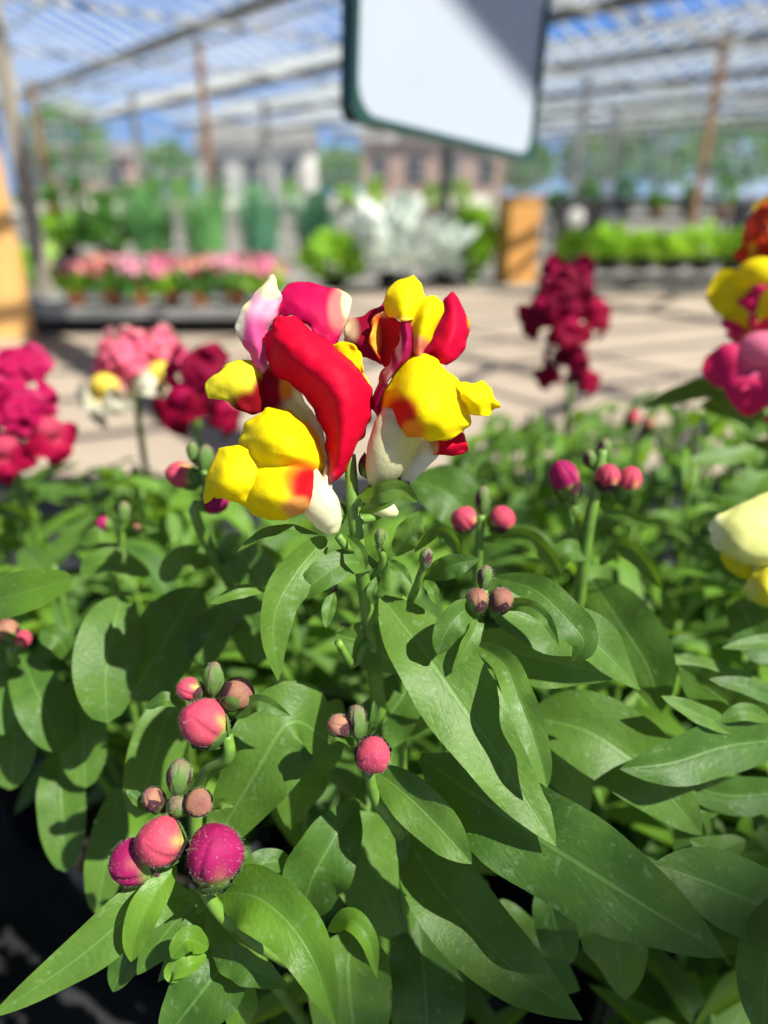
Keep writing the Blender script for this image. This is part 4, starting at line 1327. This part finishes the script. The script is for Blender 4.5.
petal(F1, 'side_petal', [
    ([[(261, 373, 5), (263, 372, 4), (266, 366, 5)],
      [(249, 355, 4), (258, 350, 2), (267, 348, 5)],
      [(238, 336, 3), (254, 330, 1), (268, 332, 5)],
      [(237, 315, 3), (256, 314, 1), (280, 315, 6)],
      [(247, 302, 4), (262, 302, 2), (280, 303, 6)],
      [(257, 291, 5), (268, 288, 3), (280, 291, 6)],
      [(269, 279, 6), (273, 276, 5), (276, 280, 6)]],
     blobs(LPINK, (256, 345, 20, 34, PINK), (238, 322, 8, 26, (.86, .80, .60)), (270, 286, 15, 15, (.82, .80, .44)), (281, 315, 6, 14, MAG), (244, 300, 8, 14, (.80, .78, .40))))])
petal(F1, 'side_petal', [
    ([[(276, 300, 8), (278, 307, 6), (283, 315, 6)],
      [(288, 287, 9), (291, 301, 5), (297, 318, 5)],
      [(309, 282, 10), (310, 306, 5), (314, 332, 5)],
      [(331, 288, 10), (327, 315, 6), (328, 344, 5)],
      [(344, 292, 10), (340, 317, 7), (334, 346, 6)],
      [(352, 300, 10), (350, 311, 8), (342, 332, 7)]],
     blobs((.52, .003, .075), (348, 305, 15, 26, (.86, .76, .34)), (338, 310, 12, 24, (.72, .20, .18)), (349, 303, 9, 20, (.86, .80, .44))))])
petal(F1, 'upper_petal_margin', [
    ([[(331, 345, 5), (350, 343, 4), (359, 354, 4), (365, 374, 5), (369, 392, 5)],
      [(328, 350, 6), (344, 358, 4), (351, 370, 4), (358, 384, 5), (363, 396, 5)],
      [(326, 356, 6), (336, 368, 5), (345, 380, 5), (352, 392, 5), (358, 400, 6)]], blobs(YEL))])
petal(F1, 'side_lobe', [
    ([[(206, 386, 5), (206, 391, 4), (209, 397, 4)],
      [(218, 371, 5), (220, 384, 2), (224, 399, 3)],
      [(232, 363, 5), (236, 383, 1), (240, 409, 3)],
      [(249, 359, 5), (252, 385, 2), (255, 415, 4)],
      [(262, 371, 6), (264, 392, 4), (265, 412, 5)]],
     blobs((.80, .70, .03), (252, 405, 26, 17, (.26, .004, .012)), (262, 395, 12, 22, (.26, .004, .012))))])
petal(F1, 'lower_lip', [
    ([[(262, 415, 4), (271, 407, 2), (283, 412, 2), (296, 414, 4)],
      [(246, 423, 3), (266, 420, -3), (290, 420, -3), (310, 426, 4)],
      [(240, 437, 2), (264, 436, -7), (295, 438, -7), (321, 444, 3)],
      [(239, 450, 1), (266, 452, -7), (298, 455, -7), (323, 459, 2)],
      [(239, 464, 0), (266, 466, -5), (299, 469, -5), (322, 472, 2)],
      [(237, 479, 0), (267, 481, -8), (299, 482, -8), (321, 483, 2)],
      [(238, 495, -1), (266, 498, -10), (298, 498, -9), (318, 495, 1)],
      [(245, 508, -2), (268, 511, -8), (294, 510, -7), (316, 504, 1)],
      [(257, 517, -1), (273, 520, -4), (291, 517, -3), (310, 509, 1)]],
     blobs(YEL, (300, 480, 20, 24, (.88, .28, .01)), (308, 487, 20, 25, (.66, .006, .012)), (300, 507, 20, 12, (.90, .40, .10)), (317, 492, 12, 20, (.55, .003, .02)))),
    ([[(218, 449, 0), (234, 445, -2), (262, 452, -4)],
      [(211, 466, -1), (229, 465, -6), (262, 468, -4)],
      [(206, 482, -1), (226, 483, -7), (262, 488, -5)],
      [(210, 492, 0), (222, 495, -5), (252, 504, -4)],
      [(217, 497, 1), (226, 499, -3), (240, 503, -2)]], blobs(YEL)),
    ([[(214, 470, -1), (222, 472, -4)], [(206, 484, 0), (216, 487, -3)], [(204, 496, 1), (212, 498, -1)], [(205, 503, 1), (209, 502, 0)]], blobs(YEL))])
petal(F1, 'lip_fold', [
    ([[(326, 462, 3), (328, 464, 2), (331, 470, 3)],
      [(322, 478, 1), (326, 480, -1), (331, 484, 2)],
      [(318, 490, 0), (322, 492, -1), (328, 490, 1)],
      [(317, 496, 1), (320, 498, 0), (325, 495, 1)]], blobs(PALE))])

# ---- the right open flower
F2 = tube_part(HERO, 'flower', [(404, 415, 150, 22), (398, 432, 150, 26), (389, 455, 150, 24), (380, 474, 151, 16), (374, 486, 152, 6)],
               blobs((.80, .76, .42), (412, 440, 18, 30, (.74, .72, .26)), (374, 488, 12, 10, (.62, .66, .34))))
petal(F2, 'upper_petal', [
    ([[(394, 284, 4), (405, 277, 3), (414, 276, 4)],
      [(387, 293, 3), (404, 291, 0), (423, 290, 3)],
      [(385, 309, 3), (404, 306, -2), (423, 304, 2)],
      [(389, 318, 2), (402, 321, -2), (416, 320, 0)]], blobs(YEL, (400, 322, 16, 7, (.84, .56, .05)))),
    ([[(422, 297, 3), (433, 295, 1), (443, 302, 4)],
      [(415, 312, 1), (428, 311, -3), (443, 312, 3)],
      [(410, 326, 0), (424, 327, -3), (438, 324, 3)],
      [(411, 342, 0), (420, 342, -2), (431, 339, 3)],
      [(414, 356, 1), (417, 356, 0), (421, 352, 3)]], blobs(YEL, (418, 350, 14, 16, (.74, .22, .16)), (412, 330, 6, 10, (.86, .66, .05))))])
petal(F2, 'side_petal', [
    ([[(444, 298, 8), (451, 292, 7), (458, 297, 8)],
      [(439, 317, 7), (453, 314, 4), (466, 312, 8)],
      [(431, 337, 6), (452, 335, 2), (470, 326, 8)],
      [(422, 353, 6), (445, 352, 2), (465, 347, 7)],
      [(434, 362, 6), (446, 367, 4), (454, 361, 6)]], blobs((.62, .002, .04), (471, 319, 5, 12, (.90, .48, .02))))])
petal(F2, 'side_petal', [
    ([[(366, 318, 9), (375, 309, 8), (387, 299, 8)],
      [(349, 320, 9), (366, 323, 7), (386, 318, 7)],
      [(344, 342, 9), (361, 340, 6), (382, 340, 6)],
      [(355, 353, 8), (367, 358, 6), (381, 363, 6)]], blobs((.32, .004, .03), (347, 331, 13, 17, (.86, .60, .34)), (380, 305, 10, 9, (.48, .01, .06))))])
petal(F2, 'inner_petal', [
    ([[(371, 321, 4), (382, 310, 3), (393, 318, 3)],
      [(371, 333, 3), (384, 330, 5), (401, 327, 2)],
      [(373, 348, 3), (386, 347, 5), (398, 346, 2)],
      [(381, 363, 4), (386, 365, 4), (390, 361, 3)]], blobs((.60, .015, .015), (372, 338, 9, 24, (.90, .40, .04)), (384, 312, 10, 6, (.86, .40, .12))))])
petal(F2, 'throat', [
    ([[(399, 321, 1), (405, 319, -1), (412, 322, 1)],
      [(399, 338, 1), (407, 340, -3), (414, 342, 1)],
      [(392, 355, 2), (403, 356, -3), (412, 357, 2)],
      [(383, 373, 3), (392, 372, -2), (400, 368, 3)],
      [(374, 391, 4), (381, 390, 0), (387, 384, 4)],
      [(372, 406, 5), (377, 407, 2), (384, 404, 5)],
      [(380, 418, 4), (384, 419, 1), (388, 416, 4)],
      [(392, 434, 3), (394, 434, 1), (396, 430, 3)]],
     blobs((.36, .006, .07), (399, 345, 4, 16, (.86, .50, .42)), (388, 366, 5, 18, (.80, .40, .36))))])
petal(F2, 'lower_lip', [
    ([[(406, 361, 2), (418, 355, 1), (430, 356, 2), (440, 362, 4)],
      [(393, 378, 1), (414, 371, -5), (436, 371, -5), (453, 376, 3)],
      [(384, 394, 1), (409, 391, -9), (438, 390, -9), (461, 388, 2)],
      [(384, 411, 1), (408, 409, -10), (440, 409, -11), (467, 408, 1)],
      [(390, 427, 1), (409, 424, -9), (440, 425, -10), (470, 421, 1)],
      [(402, 437, 1), (413, 437, -5), (440, 440, -6), (463, 433, 1)]],
     blobs(YEL, (404, 418, 14, 17, (.34, .003, .008)), (402, 414, 18, 20, (.66, .02, .01)), (414, 430, 14, 12, (.88, .32, .02)))),
    ([[(452, 379, 1), (461, 396, -4), (467, 410, 0)],
      [(461, 382, 0), (468, 396, -5), (472, 412, -1)],
      [(472, 382, 0), (477, 398, -4), (482, 418, -1)],
      [(482, 379, 1), (487, 396, -3), (488, 417, 0)],
      [(489, 386, 1), (492, 400, -2), (491, 408, 0)],
      [(495, 402, 1), (499, 405, -1), (499, 408, 0)]], blobs(YEL)),
    ([[(390, 428, 2), (396, 437, -2), (406, 438, 0)], [(394, 436, 2), (400, 440, -1), (407, 439, 1)]], blobs((.34, .01, .03)))])
# a third flower of the spike turned away, half hidden by the right one
F3 = tube_part(HERO, 'flower', [(440, 440, 158, 9), (428, 450, 158, 12), (414, 464, 158, 12), (403, 480, 158, 9), (396, 492, 158, 4)], blobs((.84, .82, .66), (440, 440, 12, 12, (.86, .55, .12))))
petal(F3, 'upper_petal', [
    ([[(432, 439, 4), (434, 446, 3), (434, 453, 5)],
      [(446, 436, 5), (448, 446, 3), (450, 456, 5)],
      [(461, 434, 6), (463, 443, 4), (464, 451, 6)],
      [(467, 444, 7), (469, 447, 6), (469, 449, 7)]], blobs((.62, .003, .03), (433, 445, 6, 12, (.85, .40, .12))))])
tube_part(HERO, 'flower', [(366, 502, 157, 6), (376, 506, 157, 9), (388, 510, 157, 9), (396, 514, 158, 4)], blobs((.80, .80, .45)))
# calyces and pedicels of the open flowers
def calyx(plant, par, px, py, d, r, ax, n=5, L=16, col='p'):
    g = MB()
    a = cam_dir(*ax)
    x1 = a.orthogonal().normalized()
    y1 = a.cross(x1)
    c = P(px, py, d / 1000)
    k = d / 1000 / FPX
    for s in range(n):
        an = s * 6.2832 / n + .5
        rd = x1 * math.cos(an) + y1 * math.sin(an)
        tn = a.cross(rd)
        rows, cs = [], []
        for i in range(8):
            t = i / 7
            ww = r * .75 * k * math.sin(math.pi * min(1, .22 + .78 * t)) ** .8 * (1 if i < 7 else .15)
            rows.append([c + a * (t * L * k) + rd * r * k * (.35 + .9 * t ** .7 - .1 * u * u) + tn * u * ww for u in (-1, -.5, 0, .5, 1)])
            cs.append([mixc((.14, .28, .05), SEP[col], sstep(.15, .6, t))] * 5)
        g.grid(rows, None, cs)
    return shift(g, plant).link('calyx', M['budskin'], par)
calyx(HERO, F1, 345, 517, 155, 12, (-.85, -.25, .1), L=15)
calyx(HERO, F2, 366, 478, 154, 13, (.45, -.85, .1), L=22)
calyx(HERO, F3, 398, 490, 158, 9, (.6, -.8, .1), L=14, col='g')
for sp_ in ([(355, 548, 155), (346, 546, 153), (338, 536, 152)], [(354, 505, 153), (362, 498, 152), (372, 487, 151)], [(357, 520, 154), (378, 515, 158), (397, 493, 158)]):
    stem(HERO, sp_, .0011, .0009, 'flower_stalk')
leaf(HERO, [(358, 500, 152), (378, 494, 147), (400, 490, 147), (418, 502, 149)], 22, 20, .2)
leaf(HERO, [(360, 512, 153), (382, 503, 148), (403, 493, 148)], 16, -20, .25)
leaf(HERO, [(346, 535, 153), (360, 550, 149), (366, 570, 150)], 12, 10, .25)
# fine hairs down the flower stem
g = MB()
pn = []
R = random.Random(3)
for i in range(200):
    t = R.random()
    p = P(lerp(351, 357, t), lerp(460, 545, t), lerp(154, 156, t) / 1000)
    a = R.random() * 6.283
    n_ = RGT * math.cos(a) + FWD * math.sin(a)
    pn.append((p + n_ * .0013, n_))
hairs(g, pn, 320, .0007, 5)
h = shift(g, HERO).link('stem_hairs', M['hair'], HERO)
h['kind'] = 'stuff'

# ---- the pale yellow flower at the edge
PY, PYD = (.80, .80, .28), (.78, .70, .03)
F4 = tube_part(RGTP, 'flower', [(768, 560, 200, 20), (790, 575, 202, 22), (815, 595, 206, 16), (830, 610, 208, 6)], blobs((.76, .78, .40)))
petal(F4, 'upper_petal', [
    ([[(738, 505, 4), (756, 496, 4), (785, 488, 6), (820, 496, 10)],
      [(714, 518, 2), (745, 516, -4), (785, 512, -3), (826, 520, 8)],
      [(709, 532, 1), (742, 536, -6), (785, 536, -5), (826, 545, 6)],
      [(715, 547, 1), (742, 554, -5), (780, 558, -4), (815, 566, 5)],
      [(724, 555, 2), (745, 563, 0), (770, 572, 0), (795, 580, 4)]], blobs(PY, (712, 535, 14, 30, (.84, .84, .50))))], d0=200)
petal(F4, 'throat', [([[(719, 553, 5), (735, 560, 4), (760, 568, 4)], [(724, 566, 6), (740, 570, 4), (760, 576, 4)], [(744, 580, 6), (750, 582, 4), (760, 586, 4)]], blobs(PYD))], d0=200)
petal(F4, 'lower_lip', [
    ([[(757, 568, 2), (775, 560, 0), (800, 566, 2)],
      [(748, 580, 0), (772, 578, -7), (805, 585, 0)],
      [(742, 591, 0), (770, 594, -8), (800, 602, 0)],
      [(750, 602, 1), (770, 607, -4), (790, 610, 1)]], blobs((.80, .74, .05), (748, 592, 12, 16, (.78, .76, .22))))], d0=200)
stem(RGTP, [(828, 600, 208), (820, 660, 212)], .0016, .0022, end=base(RGTP))

# ---- flowers of the plants behind
def spike(pl, px, py0, py1, d):
    stem(pl, [(px, py0, d), (px + 2, (py0 + py1) / 2, d + 3), (px + 3, py1, d + 10)], .0015, .0022, 'flower_stem', end=base(pl))
spike(DRKP, 566, 300, 400, 482)
for q in [(548, 312, 474, (-.7, 0, .6), 1.0), (583, 312, 478, (.7, 0, .6), 1.0), (565, 330, 464, (.1, .1, 1), .9), (552, 372, 474, (-.6, .1, .7), .62), (580, 378, 474, (.6, .1, .7), .7), (566, 300, 488, (.2, -.2, -.6), .9)]:
    flower(DRKP, q[0], q[1], q[2], q[3], 'darkred', q[4], 0, int(q[0]))
spike(MAGP, 12, 400, 465, 338)
for q in [(-4, 405, 330, (-.2, -.05, 1), .95), (38, 430, 334, (.8, .1, .45), .85), (10, 448, 320, (.1, .2, 1), .8), (-24, 450, 334, (-.7, .1, .6), .85)]:
    flower(MAGP, q[0], q[1], q[2], q[3], 'magenta', q[4], 0, int(q[1]))
spike(PNKP, 137, 360, 430, 425)
for q in [(117, 390, 412, (-.35, .1, .9), 'white', 1.1), (158, 376, 416, (.5, .05, .85), 'white', .95), (110, 398, 425, (-.9, .2, .3), 'pink', .8), (180, 378, 440, (.9, 0, .3), 'pink', .8)]:
    flower(PNKP, q[0], q[1], q[2], q[3], q[4], q[5], 0, int(q[0]))
spike(REDP, 196, 410, 445, 402)
flower(REDP, 190, 402, 392, (-.35, .05, .95), 'darkred', 1.0, .2, 1)
flower(REDP, 214, 410, 402, (.8, .1, .4), 'darkred', .8, -.2, 0)
spike(YELP, 772, 270, 420, 310)
flower(YELP, 768, 285, 296, (-.75, .05, .65), 'fire', 1.15, 0, 1)
flower(YELP, 764, 358, 292, (-.55, .1, .85), 'rose', 1.2, 0, 0)
flower(YELP, 792, 395, 300, (.2, .2, .9), 'rose', 1.1, 0, 1)
flower(YELP, 800, 320, 305, (.7, 0, .6), 'fire', 1.1, 0, 0)
bud(DRKP, 648, 425, 420, 20, 15, (-.2, -.8, .4), 'peach', 'gpggp', 0, .5)
bud(DRKP, 632, 420, 424, 22, 14, (.2, -.9, .3), 'pink', 'gpggp', 0, .5)
stem(DRKP, [(640, 430, 425), (630, 470, 440)], .0012, .0016, end=base(DRKP, .01, 0))
